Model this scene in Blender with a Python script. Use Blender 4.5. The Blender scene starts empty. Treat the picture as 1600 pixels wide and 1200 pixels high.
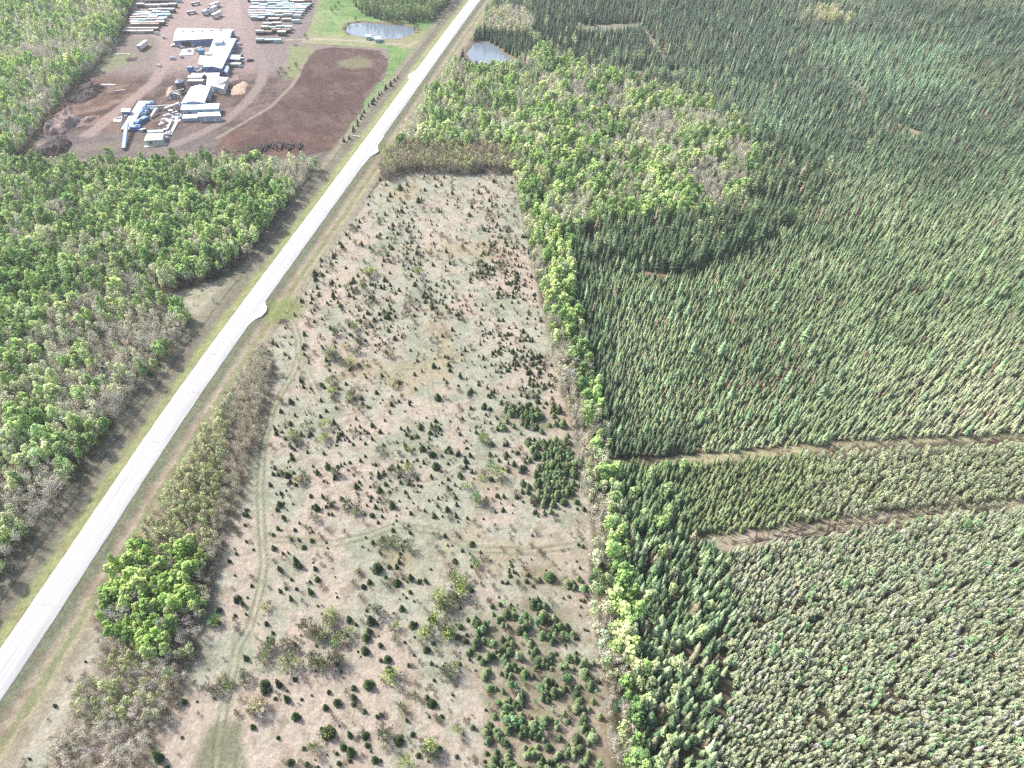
import bpy, math, random
import numpy as np
from mathutils import Vector, Matrix

# ------------------------------------------------------------------ camera
sc = bpy.context.scene
COL = sc.collection
IW, IH = 1600.0, 1200.0
FOC = 1067.0                      # focal length in photo pixels
PITCH = math.radians(45.9)        # below the horizon
CAMH = 180.0
cam_d = bpy.data.cameras.new('camera')
cam = bpy.data.objects.new('camera', cam_d)
COL.objects.link(cam)
cam_d.sensor_width = 36.0
cam_d.lens = 36.0 * FOC / IW
cam_d.clip_start = 1.0
cam_d.clip_end = 20000.0
cam.location = (0, 0, CAMH)
cam.rotation_euler = (math.pi / 2 - PITCH, 0, 0)
sc.camera = cam

# ------------------------------------------------------------------ light
SUN_DIR = Vector((-0.66, 0.42, 0.80)).normalized()     # towards the sun
world = bpy.data.worlds.new('World')
sc.world = world
world.use_nodes = True
wn = world.node_tree
bg = wn.nodes['Background']
sky = wn.nodes.new('ShaderNodeTexSky')
sky.sky_type = 'NISHITA'
sky.sun_disc = False
sky.sun_elevation = math.asin(SUN_DIR.z)
sky.sun_rotation = math.atan2(SUN_DIR.x, SUN_DIR.y)
sky.air_density = 1.0
sky.dust_density = 4.0
sky.ozone_density = 0.6
wn.links.new(sky.outputs[0], bg.inputs[0])
bg.inputs[1].default_value = 0.15
sun_d = bpy.data.lights.new('sun', 'SUN')
sun_d.energy = 3.7
sun_d.angle = math.radians(4.0)
sun_d.color = (1.0, 0.955, 0.90)
sun = bpy.data.objects.new('sun', sun_d)
sun.rotation_euler = SUN_DIR.to_track_quat('Z', 'Y').to_euler()
COL.objects.link(sun)
sc.view_settings.view_transform = 'Standard'
sc.view_settings.look = 'None'
sc.view_settings.gamma = 1.0
sc.view_settings.exposure = 0.98
sc.view_settings.use_curve_mapping = False
sc.cycles.max_bounces = 5
sc.cycles.diffuse_bounces = 3
sc.cycles.glossy_bounces = 2
sc.cycles.transmission_bounces = 2
sc.cycles.transparent_max_bounces = 4
sc.cycles.use_denoising = False
sc.cycles.pixel_filter_type = 'BLACKMAN_HARRIS'
sc.cycles.filter_width = 1.35

SP, CP = math.sin(PITCH), math.cos(PITCH)


def G(px, py, z=0.0):
    """photo pixel -> point of the place at height z"""
    px = np.asarray(px, float); py = np.asarray(py, float)
    D = FOC * SP + (py - IH / 2) * CP
    t = (CAMH - z) / D
    return np.stack([(px - IW / 2) * t, (FOC * CP - (py - IH / 2) * SP) * t], -1)


def P3(px, py, z=0.0):
    g = G(px, py, z)
    return Vector((float(g[0]), float(g[1]), z))


def project(X, Y, Z):
    h = CAMH - Z
    dz = Y * CP + h * SP
    dy = -Y * SP + h * CP
    dz = np.where(dz < 1, 1, dz)
    return IW / 2 + FOC * X / dz, IH / 2 + FOC * dy / dz


def poly(pts, z=0.0):
    a = np.array(pts, float)
    return G(a[:, 0], a[:, 1], z)


# ------------------------------------------------------------------ noise
def _h(ix, iy, s):
    v = np.sin(ix * 127.1 + iy * 311.7 + s * 74.7) * 43758.5453
    return v - np.floor(v)


def vnoise(x, y, scale, seed=0):
    x = np.asarray(x) / scale; y = np.asarray(y) / scale
    ix = np.floor(x); iy = np.floor(y)
    fx = x - ix; fy = y - iy
    fx = fx * fx * (3 - 2 * fx); fy = fy * fy * (3 - 2 * fy)
    a = _h(ix, iy, seed); b = _h(ix + 1, iy, seed)
    c = _h(ix, iy + 1, seed); d = _h(ix + 1, iy + 1, seed)
    return (a * (1 - fx) + b * fx) * (1 - fy) + (c * (1 - fx) + d * fx) * fy


def fbm(x, y, scale, seed=0, octv=4):
    r = 0; am = 1; t = 0
    for o in range(octv):
        r = r + am * vnoise(x, y, scale / 2 ** o, seed + o * 7); t += am; am *= .55
    return r / t


def sm(a, b, x):
    t = np.clip((x - a) / (b - a), 0, 1)
    return t * t * (3 - 2 * t)


def inside(x, y, P):
    r = np.zeros(x.shape, bool)
    n = len(P)
    for i in range(n):
        x1, y1 = P[i]; x2, y2 = P[(i + 1) % n]
        if y1 == y2:
            continue
        c = ((y1 > y) != (y2 > y)) & (x < (x2 - x1) * (y - y1) / (y2 - y1) + x1)
        r ^= c
    return r


def segdist(x, y, L, closed=False):
    d = np.full(x.shape, 1e9)
    n = len(L)
    for i in range(n if closed else n - 1):
        x1, y1 = L[i]; x2, y2 = L[(i + 1) % n]
        dx, dy = x2 - x1, y2 - y1
        t = np.clip(((x - x1) * dx + (y - y1) * dy) / (dx * dx + dy * dy + 1e-9), 0, 1)
        d = np.minimum(d, (x - x1 - t * dx) ** 2 + (y - y1 - t * dy) ** 2)
    return np.sqrt(d)


def sdist(x, y, P, wob=0.0, wsc=8.0, seed=3):
    """signed distance, positive inside, edge made uneven by wob metres"""
    lo = P.min(0) - 30; hi = P.max(0) + 30
    r = np.full(x.shape, -30.0)
    m = (x > lo[0]) & (x < hi[0]) & (y > lo[1]) & (y < hi[1])
    if m.any():
        xm, ym = x[m], y[m]
        d = np.where(inside(xm, ym, P), 1, -1) * segdist(xm, ym, P, True)
        if wob:
            d = d + (fbm(xm, ym, wsc, seed) - .5) * 2 * wob
        r[m] = d
    return r


# ------------------------------------------------------------------ tags, meshes
def tag(o, label=None, cat=None, group=None, kind=None):
    if label: o['label'] = label
    if cat: o['category'] = cat
    if group: o['group'] = group
    if kind: o['kind'] = kind
    return o


def empty(name, loc=(0, 0, 0), rz=0.0):
    o = bpy.data.objects.new(name, None)
    o.location = loc; o.rotation_euler = (0, 0, rz)
    o.empty_display_size = 0.2
    COL.objects.link(o)
    return o


def mesh_np(name, V, F, mats, mi=None, attrs=None, smooth=False):
    """V (n,3); F list of tuples or (m,k) array"""
    me = bpy.data.meshes.new(name)
    V = np.asarray(V, np.float32)
    if isinstance(F, np.ndarray):
        k = F.shape[1]; nf = F.shape[0]
        me.vertices.add(len(V)); me.vertices.foreach_set('co', V.ravel())
        me.loops.add(nf * k); me.loops.foreach_set('vertex_index', F.astype(np.int32).ravel())
        me.polygons.add(nf)
        me.polygons.foreach_set('loop_start', np.arange(nf, dtype=np.int32) * k)
        me.polygons.foreach_set('loop_total', np.full(nf, k, np.int32))
    else:
        me.from_pydata([tuple(map(float, v)) for v in V], [], [tuple(f) for f in F])
    for m in (mats if isinstance(mats, (list, tuple)) else [mats]):
        me.materials.append(m)
    if mi is not None:
        me.polygons.foreach_set('material_index', np.asarray(mi, np.int32))
    if smooth:
        me.polygons.foreach_set('use_smooth', np.ones(len(me.polygons), bool))
    me.update(calc_edges=True)
    for an, (dom, typ, data) in (attrs or {}).items():
        at = me.attributes.new(an, typ, dom)
        if typ == 'FLOAT':
            at.data.foreach_set('value', np.asarray(data, np.float32).ravel())
        elif typ == 'FLOAT_COLOR':
            at.data.foreach_set('color', np.asarray(data, np.float32).ravel())
        elif typ == 'INT':
            at.data.foreach_set('value', np.asarray(data, np.int32).ravel())
        elif typ == 'FLOAT_VECTOR':
            at.data.foreach_set('vector', np.asarray(data, np.float32).ravel())
    return me


def link(name, me, parent=None):
    o = bpy.data.objects.new(name, me)
    COL.objects.link(o)
    if parent is not None:
        o.parent = parent
    return o


class MB:
    """collects simple shapes and links them as one mesh object"""
    def __init__(s):
        s.V = []; s.F = []

    def add(s, V, F):
        b = len(s.V)
        s.V += [tuple(v) for v in V]
        s.F += [tuple(i + b for i in f) for f in F]
        return s

    def prism(s, base, z0, z1, top=None):
        """vertical prism over a base polygon (2D points)"""
        n = len(base); top = top or base
        V = [(p[0], p[1], z0) for p in base] + [(p[0], p[1], z1) for p in top]
        F = [tuple(range(n))[::-1], tuple(range(n, 2 * n))]
        F += [(i, (i + 1) % n, n + (i + 1) % n, n + i) for i in range(n)]
        return s.add(V, F)

    def box(s, cx, cy, cz, sx, sy, sz, rz=0.0):
        c, n = math.cos(rz), math.sin(rz)
        P = []
        for a, b in ((-1, -1), (1, -1), (1, 1), (-1, 1)):
            x, y = a * sx / 2, b * sy / 2
            P.append((cx + x * c - y * n, cy + x * n + y * c))
        return s.prism(P, cz - sz / 2, cz + sz / 2)

    def tube(s, p, q, r0, r1=None, n=7, caps=True):
        r1 = r0 if r1 is None else r1
        p = Vector(p); q = Vector(q); d = (q - p).normalized()
        u = d.orthogonal().normalized(); w = d.cross(u)
        V = []; 
        for c, r in ((p, r0), (q, r1)):
            for i in range(n):
                a = 2 * math.pi * i / n
                V.append(c + u * (r * math.cos(a)) + w * (r * math.sin(a)))
        F = [(i, (i + 1) % n, n + (i + 1) % n, n + i) for i in range(n)]
        if caps:
            F += [tuple(range(n))[::-1], tuple(range(n, 2 * n))]
        return s.add(V, F)

    def build(s, name, mat, parent=None, smooth=False):
        me = mesh_np(name, s.V, s.F, mat, smooth=smooth)
        return link(name, me, parent)


# ------------------------------------------------------------------ materials
def lin(c):
    c = np.asarray(c, float) / 255.0
    return np.where(c <= .04045, c / 12.92, ((c + .055) / 1.055) ** 2.4)


K_G = 0.42   # shown colour of a sunlit flat surface -> its base colour


def base(c, k=K_G):
    return tuple(float(v) for v in np.minimum(lin(c) * k, .9))


def new_mat(name):
    m = bpy.data.materials.new(name)
    m.use_nodes = True
    return m, m.node_tree, m.node_tree.nodes['Principled BSDF']


def mat_plain(name, col, rough=.7, var=.25, scale=1.5, metal=0.0, streak=None, spec=.3):
    """painted or bare material with uneven wear"""
    m, nt, p = new_mat(name)
    tc = nt.nodes.new('ShaderNodeTexCoord')
    nz = nt.nodes.new('ShaderNodeTexNoise')
    nz.inputs['Scale'].default_value = scale
    nz.inputs['Detail'].default_value = 6
    if streak:
        mp = nt.nodes.new('ShaderNodeMapping'); mp.inputs['Scale'].default_value = streak
        nt.links.new(tc.outputs['Object'], mp.inputs[0]); nt.links.new(mp.outputs[0], nz.inputs[0])
    else:
        nt.links.new(tc.outputs['Object'], nz.inputs[0])
    cr = nt.nodes.new('ShaderNodeMapRange')
    cr.inputs[1].default_value = .3; cr.inputs[2].default_value = .7
    cr.inputs[3].default_value = 1 - var; cr.inputs[4].default_value = 1 + var * .4
    nt.links.new(nz.outputs[0], cr.inputs[0])
    mx = nt.nodes.new('ShaderNodeVectorMath'); mx.operation = 'SCALE'
    mx.inputs[0].default_value = col
    nt.links.new(cr.outputs[0], mx.inputs['Scale'])
    nt.links.new(mx.outputs[0], p.inputs['Base Color'])
    p.inputs['Roughness'].default_value = rough
    p.inputs['Metallic'].default_value = metal
    p.inputs['Specular IOR Level'].default_value = spec
    return m


def mat_leaf(name, trans=.3, var=.5, hue=.03, bcol=(.5, .5, .5)):
    """foliage: colour from the tree's own 'tint', varied leaf clump by leaf clump"""
    m = bpy.data.materials.new(name); m.use_nodes = True
    nt = m.node_tree; nt.nodes.clear(); N = nt.nodes.new; L = nt.links.new
    out = N('ShaderNodeOutputMaterial')
    at = N('ShaderNodeAttribute'); at.attribute_type = 'INSTANCER'; at.attribute_name = 'tint'
    av = N('ShaderNodeAttribute'); av.attribute_type = 'GEOMETRY'; av.attribute_name = 'v'
    hs = N('ShaderNodeHueSaturation')
    mr = N('ShaderNodeMapRange'); mr.inputs[3].default_value = 1 - var; mr.inputs[4].default_value = 1 + var
    L(av.outputs['Fac'], mr.inputs[0]); L(mr.outputs[0], hs.inputs['Value'])
    mh = N('ShaderNodeMapRange'); mh.inputs[3].default_value = .5 + hue; mh.inputs[4].default_value = .5 - hue
    L(av.outputs['Fac'], mh.inputs[0]); L(mh.outputs[0], hs.inputs['Hue'])
    L(at.outputs['Color'], hs.inputs['Color'])
    df = N('ShaderNodeBsdfDiffuse'); L(hs.outputs[0], df.inputs[0])
    tr = N('ShaderNodeBsdfTranslucent'); L(hs.outputs[0], tr.inputs[0])
    mx = N('ShaderNodeMixShader'); mx.inputs[0].default_value = trans
    L(df.outputs[0], mx.inputs[1]); L(tr.outputs[0], mx.inputs[2]); L(mx.outputs[0], out.inputs[0])
    return m


def mat_diff(name, col):
    m = bpy.data.materials.new(name); m.use_nodes = True
    nt = m.node_tree; nt.nodes.clear()
    out = nt.nodes.new('ShaderNodeOutputMaterial'); df = nt.nodes.new('ShaderNodeBsdfDiffuse')
    nz = nt.nodes.new('ShaderNodeTexNoise'); nz.inputs['Scale'].default_value = 3
    tc = nt.nodes.new('ShaderNodeTexCoord'); nt.links.new(tc.outputs['Object'], nz.inputs[0])
    r = nt.nodes.new('ShaderNodeValToRGB')
    r.color_ramp.elements[0].position = .35; r.color_ramp.elements[1].position = .65
    r.color_ramp.elements[0].color = (*[c * .65 for c in col], 1); r.color_ramp.elements[1].color = (*[min(1, c * 1.25) for c in col], 1)
    nt.links.new(nz.outputs[0], r.inputs[0]); nt.links.new(r.outputs[0], df.inputs[0])
    nt.links.new(df.outputs[0], out.inputs[0])
    return m
# ------------------------------------------------------------------ road line (photo pixels of its two edges, taken to the ground)
ROAD_L = [(-400, 1560), (-110, 1200), (-45, 1100), (15, 1000), (46.3, 950), (161, 770), (246, 650), (347, 515), (433.8, 400), (525, 280), (598.8, 180), (658, 100), (688, 60), (733, 0), (794, -80)]
ROAD_R = [(-330, 1560), (-48, 1200), (15, 1100), (69, 1000), (96.9, 950), (205, 770), (286, 650), (381, 515), (464.4, 400), (550, 280), (622.5, 180), (677, 100), (706, 60), (750.5, 0), (809, -80)]


def resample(P, step):
    P = np.asarray(P, float)
    d = np.r_[0, np.cumsum(np.hypot(*np.diff(P, axis=0).T))]
    n = max(2, int(d[-1] / step) + 1)
    s = np.linspace(0, d[-1], n)
    return np.stack([np.interp(s, d, P[:, 0]), np.interp(s, d, P[:, 1])], -1)


def smooth(P, k=9, it=2):
    for _ in range(it):
        Q = np.pad(P, ((k // 2, k // 2), (0, 0)), mode='edge')
        Q[:k // 2] = 2 * P[0] - P[1:k // 2 + 1][::-1]
        Q[-(k // 2):] = 2 * P[-1] - P[-(k // 2) - 1:-1][::-1]
        P = np.stack([np.convolve(Q[:, i], np.ones(k) / k, 'valid') for i in range(2)], -1)
    return P


ys = np.linspace(1, -1, 1)
_rl = resample(poly(ROAD_L), 6.0)
_rr = poly(ROAD_R)
# centre line: midway between the left edge and the nearest place on the right edge
_rrs = resample(_rr, 2.0)
cen = []; wid = []
for p in _rl:
    dd = np.hypot(*(_rrs - p).T); j = dd.argmin()
    cen.append((p + _rrs[j]) / 2); wid.append(dd[j])
ROADC = smooth(np.array(cen), 15, 3)
RW = float(np.median(wid)) / 2
_e = ROADC[-1] - ROADC[-4]; _e = _e / np.hypot(*_e)
_s = ROADC[0] - ROADC[3]; _s = _s / np.hypot(*_s)
ROADC = np.vstack([[ROADC[0] + _s * k for k in (400., 200., 60.)], ROADC, [ROADC[-1] + _e * k for k in (100., 400., 1500.)]])
print('road half width', RW)


def road_s(x, y):
    """signed distance to the centre line, positive east"""
    d = segdist(x, y, ROADC)
    xc = np.interp(y, ROADC[:, 1], ROADC[:, 0])
    return np.where(x > xc, d, -d)


# ------------------------------------------------------------------ regions (photo pixels, at ground level)
R = {}
R['field'] = [(604, 276), (640, 264), (700, 262), (800, 262), (808, 300), (822, 370), (848, 480), (876, 600), (900, 700), (920, 800), (925, 850), (922, 900), (932, 1000), (948, 1100), (965, 1300), (-60, 1300), (60, 1130), (105, 1040), (150, 950), (200, 840), (330, 640), (400, 535), (445, 480), (520, 380), (565, 320)]
R['thicket'] = [(408, 540), (424, 585), (412, 640), (396, 700), (378, 770), (352, 832), (334, 880), (332, 950), (312, 1010), (285, 1065), (262, 1120), (235, 1200), (225, 1290), (60, 1300), (80, 1200), (110, 1110), (150, 1050), (168, 990), (160, 930), (180, 870), (232, 780), (285, 700), (335, 640), (372, 590)]
R['west_wood'] = [(-700, 300), (0, 268), (60, 262), (250, 268), (350, 262), (520, 262), (480, 312), (440, 352), (395, 398), (345, 430), (280, 452), (262, 470), (300, 500), (296, 530), (265, 580), (225, 628), (180, 690), (135, 745), (95, 800), (55, 858), (10, 925), (-60, 1020), (-160, 1160), (-900, 1160)]
R['north_wood'] = [(-700, 268), (5, 262), (30, 250), (52, 222), (72, 192), (100, 158), (128, 128), (150, 108), (168, 84), (186, 62), (205, 24), (218, -20), (232, -150), (-900, -150)]
R['pond_wood'] = [(556, 12), (572, 26), (600, 33), (640, 36), (672, 34), (700, 10), (712, -10), (760, -110), (540, -110), (520, -40)]
R['hedge'] = [(596, 272), (606, 252), (625, 232), (700, 236), (800, 240), (806, 262), (800, 270), (700, 270), (640, 268), (606, 282)]
R['aspen_wood'] = [(625, 236), (645, 190), (680, 140), (700, 112), (722, 108), (740, 114), (775, 112), (812, 104), (845, 84), (870, 100), (920, 118), (980, 135), (1040, 152), (1105, 180), (1160, 215), (1185, 250), (1178, 300), (1130, 335), (1090, 352), (1000, 356), (940, 352), (905, 378), (892, 420), (900, 500), (928, 600), (951, 700), (968, 800), (982, 860), (998, 1000), (1012, 1120), (1010, 1320), (962, 1320), (948, 1100), (932, 1000), (920, 900), (924, 850), (916, 800), (898, 700), (872, 600), (846, 480), (820, 370), (808, 300), (800, 240), (700, 238)]
R['spruce_n'] = [(742, 62), (762, 20), (770, -10), (870, -150), (2300, -150), (2300, 690), (1600, 680), (1300, 696), (1035, 716), (960, 712), (938, 700), (918, 600), (900, 500), (890, 420), (905, 378), (940, 352), (1000, 356), (1090, 352), (1130, 335), (1178, 300), (1185, 250), (1160, 215), (1105, 180), (1040, 152), (980, 135), (920, 118), (870, 100), (845, 84), (830, 70), (800, 62), (760, 60)]
R['spruce_mid'] = [(958, 735), (1035, 730), (1300, 710), (1600, 697), (2300, 680), (2300, 780), (1600, 782), (1400, 798), (1240, 822), (1120, 838), (1080, 836), (966, 830), (945, 745)]
R['pine_s'] = [(1135, 862), (1250, 850), (1400, 822), (1600, 802), (2300, 776), (2600, 1400), (1130, 1400), (1125, 1200), (1150, 1000), (1140, 900)]
R['spruce_sw'] = [(960, 836), (1080, 842), (1128, 850), (1140, 870), (1142, 900), (1150, 1000), (1120, 1110), (1110, 1200), (1115, 1400), (1005, 1400), (1000, 1120), (985, 1000), (968, 860)]
R['tall_belt'] = [(845, 385), (880, 352), (930, 350), (1000, 340), (1085, 336), (1130, 310), (1165, 262), (1140, 205), (1200, 205), (1260, 240), (1290, 290), (1240, 345), (1160, 400), (1065, 430), (1000, 420), (940, 405), (900, 420), (880, 420)]
R['green_patch'] = [(835, 690), (870, 676), (895, 700), (905, 740), (895, 775), (850, 780), (838, 740)]
R['green_patch2'] = [(785, 635), (830, 640), (870, 640), (885, 672), (850, 680), (800, 668)]
R['thick_a'] = [(745, 990), (770, 940), (810, 925), (850, 930), (900, 960), (890, 1000), (860, 1020), (920, 1040), (945, 1100), (955, 1210), (900, 1250), (740, 1250), (755, 1150), (738, 1060)]
R['thick_b'] = [(800, 900), (840, 885), (880, 895), (925, 905), (928, 940), (880, 930), (820, 920)]
R['yard'] = [(214, -40), (206, 20), (186, 66), (160, 100), (128, 132), (100, 162), (72, 196), (52, 226), (32, 252), (60, 262), (250, 268), (350, 262), (430, 256), (520, 252), (540, 205), (566, 160), (600, 120), (607, 90), (600, 76), (520, 72), (470, 68), (484, 40), (496, 0), (500, -40)]
R['soil'] = [(484, 88), (496, 78), (520, 74), (560, 76), (592, 80), (606, 92), (604, 108), (586, 130), (568, 148), (570, 166), (552, 188), (526, 234), (470, 244), (400, 244), (336, 236), (350, 216), (400, 186), (436, 160), (455, 138), (470, 110)]
R['meadow'] = [(500, -60), (700, -60), (695, 0), (672, 36), (700, 40), (706, 30), (680, 62), (640, 110), (600, 158), (560, 205), (530, 242), (522, 240), (540, 205), (566, 160), (604, 112), (607, 90), (600, 76), (520, 70), (470, 68), (484, 40), (494, 0)]
R['soil_grass'] = [(528, 96), (560, 88), (582, 94), (578, 104), (550, 108), (530, 104)]
R['pond'] = [(538, 46), (548, 36), (566, 34), (600, 37), (630, 39), (648, 44), (642, 52), (628, 58), (600, 60), (575, 58), (550, 53)]
R['pond_e'] = [(730, 82), (740, 68), (754, 63), (770, 68), (784, 80), (800, 92), (808, 104), (795, 108), (775, 108), (762, 105), (748, 100), (736, 92)]
R['cut'] = [(1026, 716), (1200, 702), (1300, 692), (1450, 685), (1600, 679), (2300, 662), (2300, 668), (1600, 685), (1450, 691), (1300, 703), (1200, 714), (1100, 724), (1035, 726)]
R['slash'] = [(1105, 844), (1180, 832), (1240, 822), (1330, 808), (1400, 799), (1500, 790), (1600, 783), (2300, 744), (2300, 770), (1600, 798), (1500, 806), (1400, 818), (1300, 836), (1240, 848), (1150, 860), (1120, 857)]
R['glade'] = [(250, 474), (262, 458), (300, 452), (345, 436), (376, 430), (350, 470), (322, 505), (300, 530), (296, 515), (305, 500), (280, 488)]
R['glade_w'] = [(300, 300), (330, 292), (352, 300), (350, 318), (320, 324)]
R['plowed'] = [(320, 1132), (382, 1124), (384, 1230), (300, 1230)]
R['pond_rim'] = [(738, 64), (760, 56), (800, 58), (850, 70), (848, 90), (830, 100), (812, 106), (806, 92), (785, 78), (755, 62)]
R['grey_grove'] = [(752, 60), (765, 32), (800, 26), (832, 38), (836, 62), (800, 62)]
R['deadcut'] = [(908, 40), (1000, 36), (1005, 46), (960, 52), (912, 52)]
R['bright_clump'] = [(172, 890), (205, 862), (262, 872), (300, 858), (330, 880), (312, 920), (334, 955), (290, 975), (282, 1020), (240, 1045), (215, 1005), (172, 1000), (158, 950)]
RP = {k: poly(v) for k, v in R.items()}

TRACKS = [
    ([(445, 490), (458, 505), (466, 530), (467, 555), (460, 580), (445, 605), (426, 640), (411, 700), (406, 760), (409, 830), (413, 880), (405, 930), (390, 980), (372, 1010), (363, 1050), (352, 1095), (340, 1160), (335, 1250)], 1.0),
    ([(467, 555), (480, 580), (492, 608), (503, 628)], .7),
    ([(655, 495), (660, 540), (670, 570), (673, 612), (682, 650)], .45),
    ([(503, 652), (530, 647), (560, 643), (580, 632), (600, 600), (625, 575), (660, 573)], .4),
    ([(430, 842), (520, 850), (580, 836), (620, 820), (680, 830), (740, 858), (830, 862), (912, 850)], .8),
    ([(456, 476), (500, 462), (540, 440), (590, 400), (640, 350)], .35),
    ([(450, 482), (520, 480), (590, 468)], .35),
    ([(410, 830), (400, 880), (340, 1060), (280, 1180)], .2),
    ([(560, 850), (555, 980), (545, 1200)], .25),
    ([(640, 640), (655, 760), (672, 850)], .25),
]
TRK = [(poly(p), w) for p, w in TRACKS]
PALE = [([(748, 318), (700, 345), (672, 360)], 1), ([(712, 368), (690, 382), (668, 398)], 1), ([(352, 1088), (300, 1118), (240, 1150), (190, 1180)], .6)]
PLT = [(poly(p), w) for p, w in PALE]
YTRK = [([(286, 0), (272, 40), (262, 80), (258, 100), (240, 130), (200, 160), (140, 210)], (200, 178, 172), 4.5),
        ([(380, 0), (384, 25), (388, 50), (400, 75), (412, 100), (408, 130), (385, 160), (350, 190), (310, 210), (240, 240)], (186, 170, 166), 3.5),
        ([(450, 62), (500, 61), (560, 64), (600, 68), (640, 70), (660, 62)], (222, 214, 190), 1.4),
        ([(478, 92), (466, 118), (455, 135), (425, 165), (380, 192), (340, 215)], (190, 178, 158), 1.2),
        ([(60, 240), (120, 232), (190, 225), (260, 240), (340, 245)], (158, 146, 138), 5)]
YTK = [(poly(p), c, w) for p, c, w in YTRK]


def ground_color(x, y):
    n = x.size
    C = np.zeros((n, 3))
    nA = fbm(x, y, 60, 1); nB = fbm(x, y, 18, 5); nC = fbm(x, y, 5, 9, 3); nD = fbm(x, y, 1.6, 13, 2)

    def mix(a, col):
        nonlocal C
        col = np.asarray(col, float)
        C = C * (1 - a[:, None]) + (lin(col) if col.ndim == 1 else col) * a[:, None]

    one = np.ones(n)
    mix(one, (122, 116, 98))                                   # forest floor
    mix(sm(.45, .62, nB) * .8, (122, 108, 90))
    mix(sm(.5, .7, nC) * .6, (96, 108, 70))
    px, py = project(x, y, 0 * x)
    # pale dry floor under the small pines
    a = sm(-2, 3, sdist(x, y, RP['pine_s'], 2))
    mix(a * .8, (128, 120, 98))
    mix(a * sm(.58, .68, nC) * .7, (146, 114, 100))
    # dry field
    f = sdist(x, y, RP['field'], 1.5, 6)
    fa = sm(-1, 1.5, f)
    mix(fa, (226, 212, 196))
    mix(fa * sm(.40, .56, nB * .6 + nA * .2 + nC * .2), (208, 209, 190))
    mix(fa * sm(.54, .66, nC * .5 + nB * .5) * .65, (178, 188, 164))
    mix(fa * sm(.60, .70, fbm(x, y, 9, 31)) * .55, (222, 202, 188))
    mix(fa * sm(.62, .75, fbm(x, y, 26, 41)) * .55, (204, 190, 150))
    mix(fa * sm(.55, .75, nD) * .5, (160, 152, 128))
    mix(fa * sm(.60, .80, fbm(x, y, 3.0, 51, 3)) * .5, (158, 140, 120))
    near_e = sm(860, 930, px) * fa
    mix(near_e * .5 * sm(.35, .6, nC), (190, 168, 150))
    th = sm(-3, 2, sdist(x, y, RP['thicket'], 2))
    mix(th * .9, (164, 154, 134)); mix(th * sm(.5, .65, nC) * .5, (136, 132, 100))
    for k in ('thick_a', 'green_patch', 'green_patch2', 'thick_b'):
        t = sm(-3, 3, sdist(x, y, RP[k], 4, 10))
        mix(t * .45, (180, 168, 142)); mix(t * sm(.45, .6, nC) * .45, (140, 138, 104))
    mix(fa * sm(-1, 1.6, sdist(x, y, RP['plowed'], 2, 4)) * .85, (138, 142, 112))
    mix(fa * sm(.3, 1, sdist(x, y, RP['plowed'], .5)) * sm(.55, .7, vnoise(x, y * .12, 1.1, 77)) * .75, (200, 198, 178))
    # tracks: two wheel ruts
    for L, w in TRK:
        d = segdist(x, y, L)
        m = d < 6
        rut = np.exp(-((d - .95) / .38) ** 2) * (.65 + .35 * nC)
        mix(np.exp(-(d / 2.2) ** 2) * .38 * w * fa, (196, 204, 174))
        mix(rut * .9 * w * fa, (124, 132, 94))
    for L, w in PLT:
        d = segdist(x, y, L)
        mix(np.exp(-((d - .8) / .4) ** 2) * .8 * w * fa, (240, 224, 210))
    # the glades
    for k in ('glade', 'glade_w'):
        g = sm(-1.5, 2, sdist(x, y, RP[k], 2))
        mix(g, (206, 202, 178)); mix(g * sm(.5, .65, nC) * .6, (172, 182, 148))
    c = sm(-1.0, 1.0, sdist(x, y, RP['cut'], 1.0, 5)); mix(c, (206, 202, 164)); mix(c * sm(.5, .6, nB) * .6, (190, 172, 150))
    c = sm(-1.5, 1.5, sdist(x, y, RP['slash'], 2, 6)); mix(c, (212, 200, 180)); mix(c * sm(.45, .6, nC) * .7, (188, 180, 152)); mix(c * sm(.6, .7, fbm(x, y, 7, 61)) * .6, (214, 190, 174))
    c = sm(-1, 2, sdist(x, y, RP['deadcut'], 2)); mix(c, (176, 176, 156))
    for L, wd, cc in CUTL:
        d = segdist(x, y, L) + (nC - .5) * 1.5
        mix(1 - sm(wd * .6, wd, d), cc)
    # meadow, yard, soil
    g = sm(-1.5, 1.5, sdist(x, y, RP['meadow'], 1.5)); mix(g, (142, 184, 112)); mix(g * sm(.45, .62, nB), (168, 194, 132)); mix(g * sm(.5, .65, nC) * .7, (124, 160, 98))
    g2 = g * sm(520, 470, px) ; mix(g * (1 - sm(480, 520, px)) * .7, (186, 186, 150))
    g3 = g * sm(52, 60, py) * (1 - sm(72, 80, py)); mix(g3 * .75 * sm(.35, .55, nB), (196, 190, 158))
    g4 = g * sm(36, 50, py) * (1 - sm(64, 76, py)) * sm(598, 615, px); mix(g4 * .6, (176, 176, 130))
    yd = sm(-1.5, 1.5, sdist(x, y, RP['yard'], 2)); mix(yd, (142, 124, 118)); mix(yd * sm(.42, .6, nB), (112, 98, 94)); mix(yd * sm(.5, .65, nC) * .5, (172, 148, 138))
    ng = yd * (1 - sm(90, 130, py)); mix(ng * .85, (208, 188, 184)); mix(ng * .6 * sm(.42, .6, nB), (188, 168, 164)); mix(ng * sm(385, 405, px) * .8, (158, 150, 146))
    mix(ng * (1 - sm(235, 258, px)) * sm(50, 62, py) * .8, (152, 146, 134))
    lf = yd * (1 - sm(200, 250, px)) * sm(110, 130, py); mix(lf * .85, (132, 108, 98)); mix(lf * sm(.42, .56, nB) * .85, (96, 78, 74)); mix(lf * sm(.52, .62, fbm(x, y, 14, 71)) * .55, (188, 158, 140))
    b = yd * sm(196, 214, py); mix(b * .9, (138, 130, 126)); mix(b * sm(.5, .65, nC) * .5, (156, 146, 140))
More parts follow.
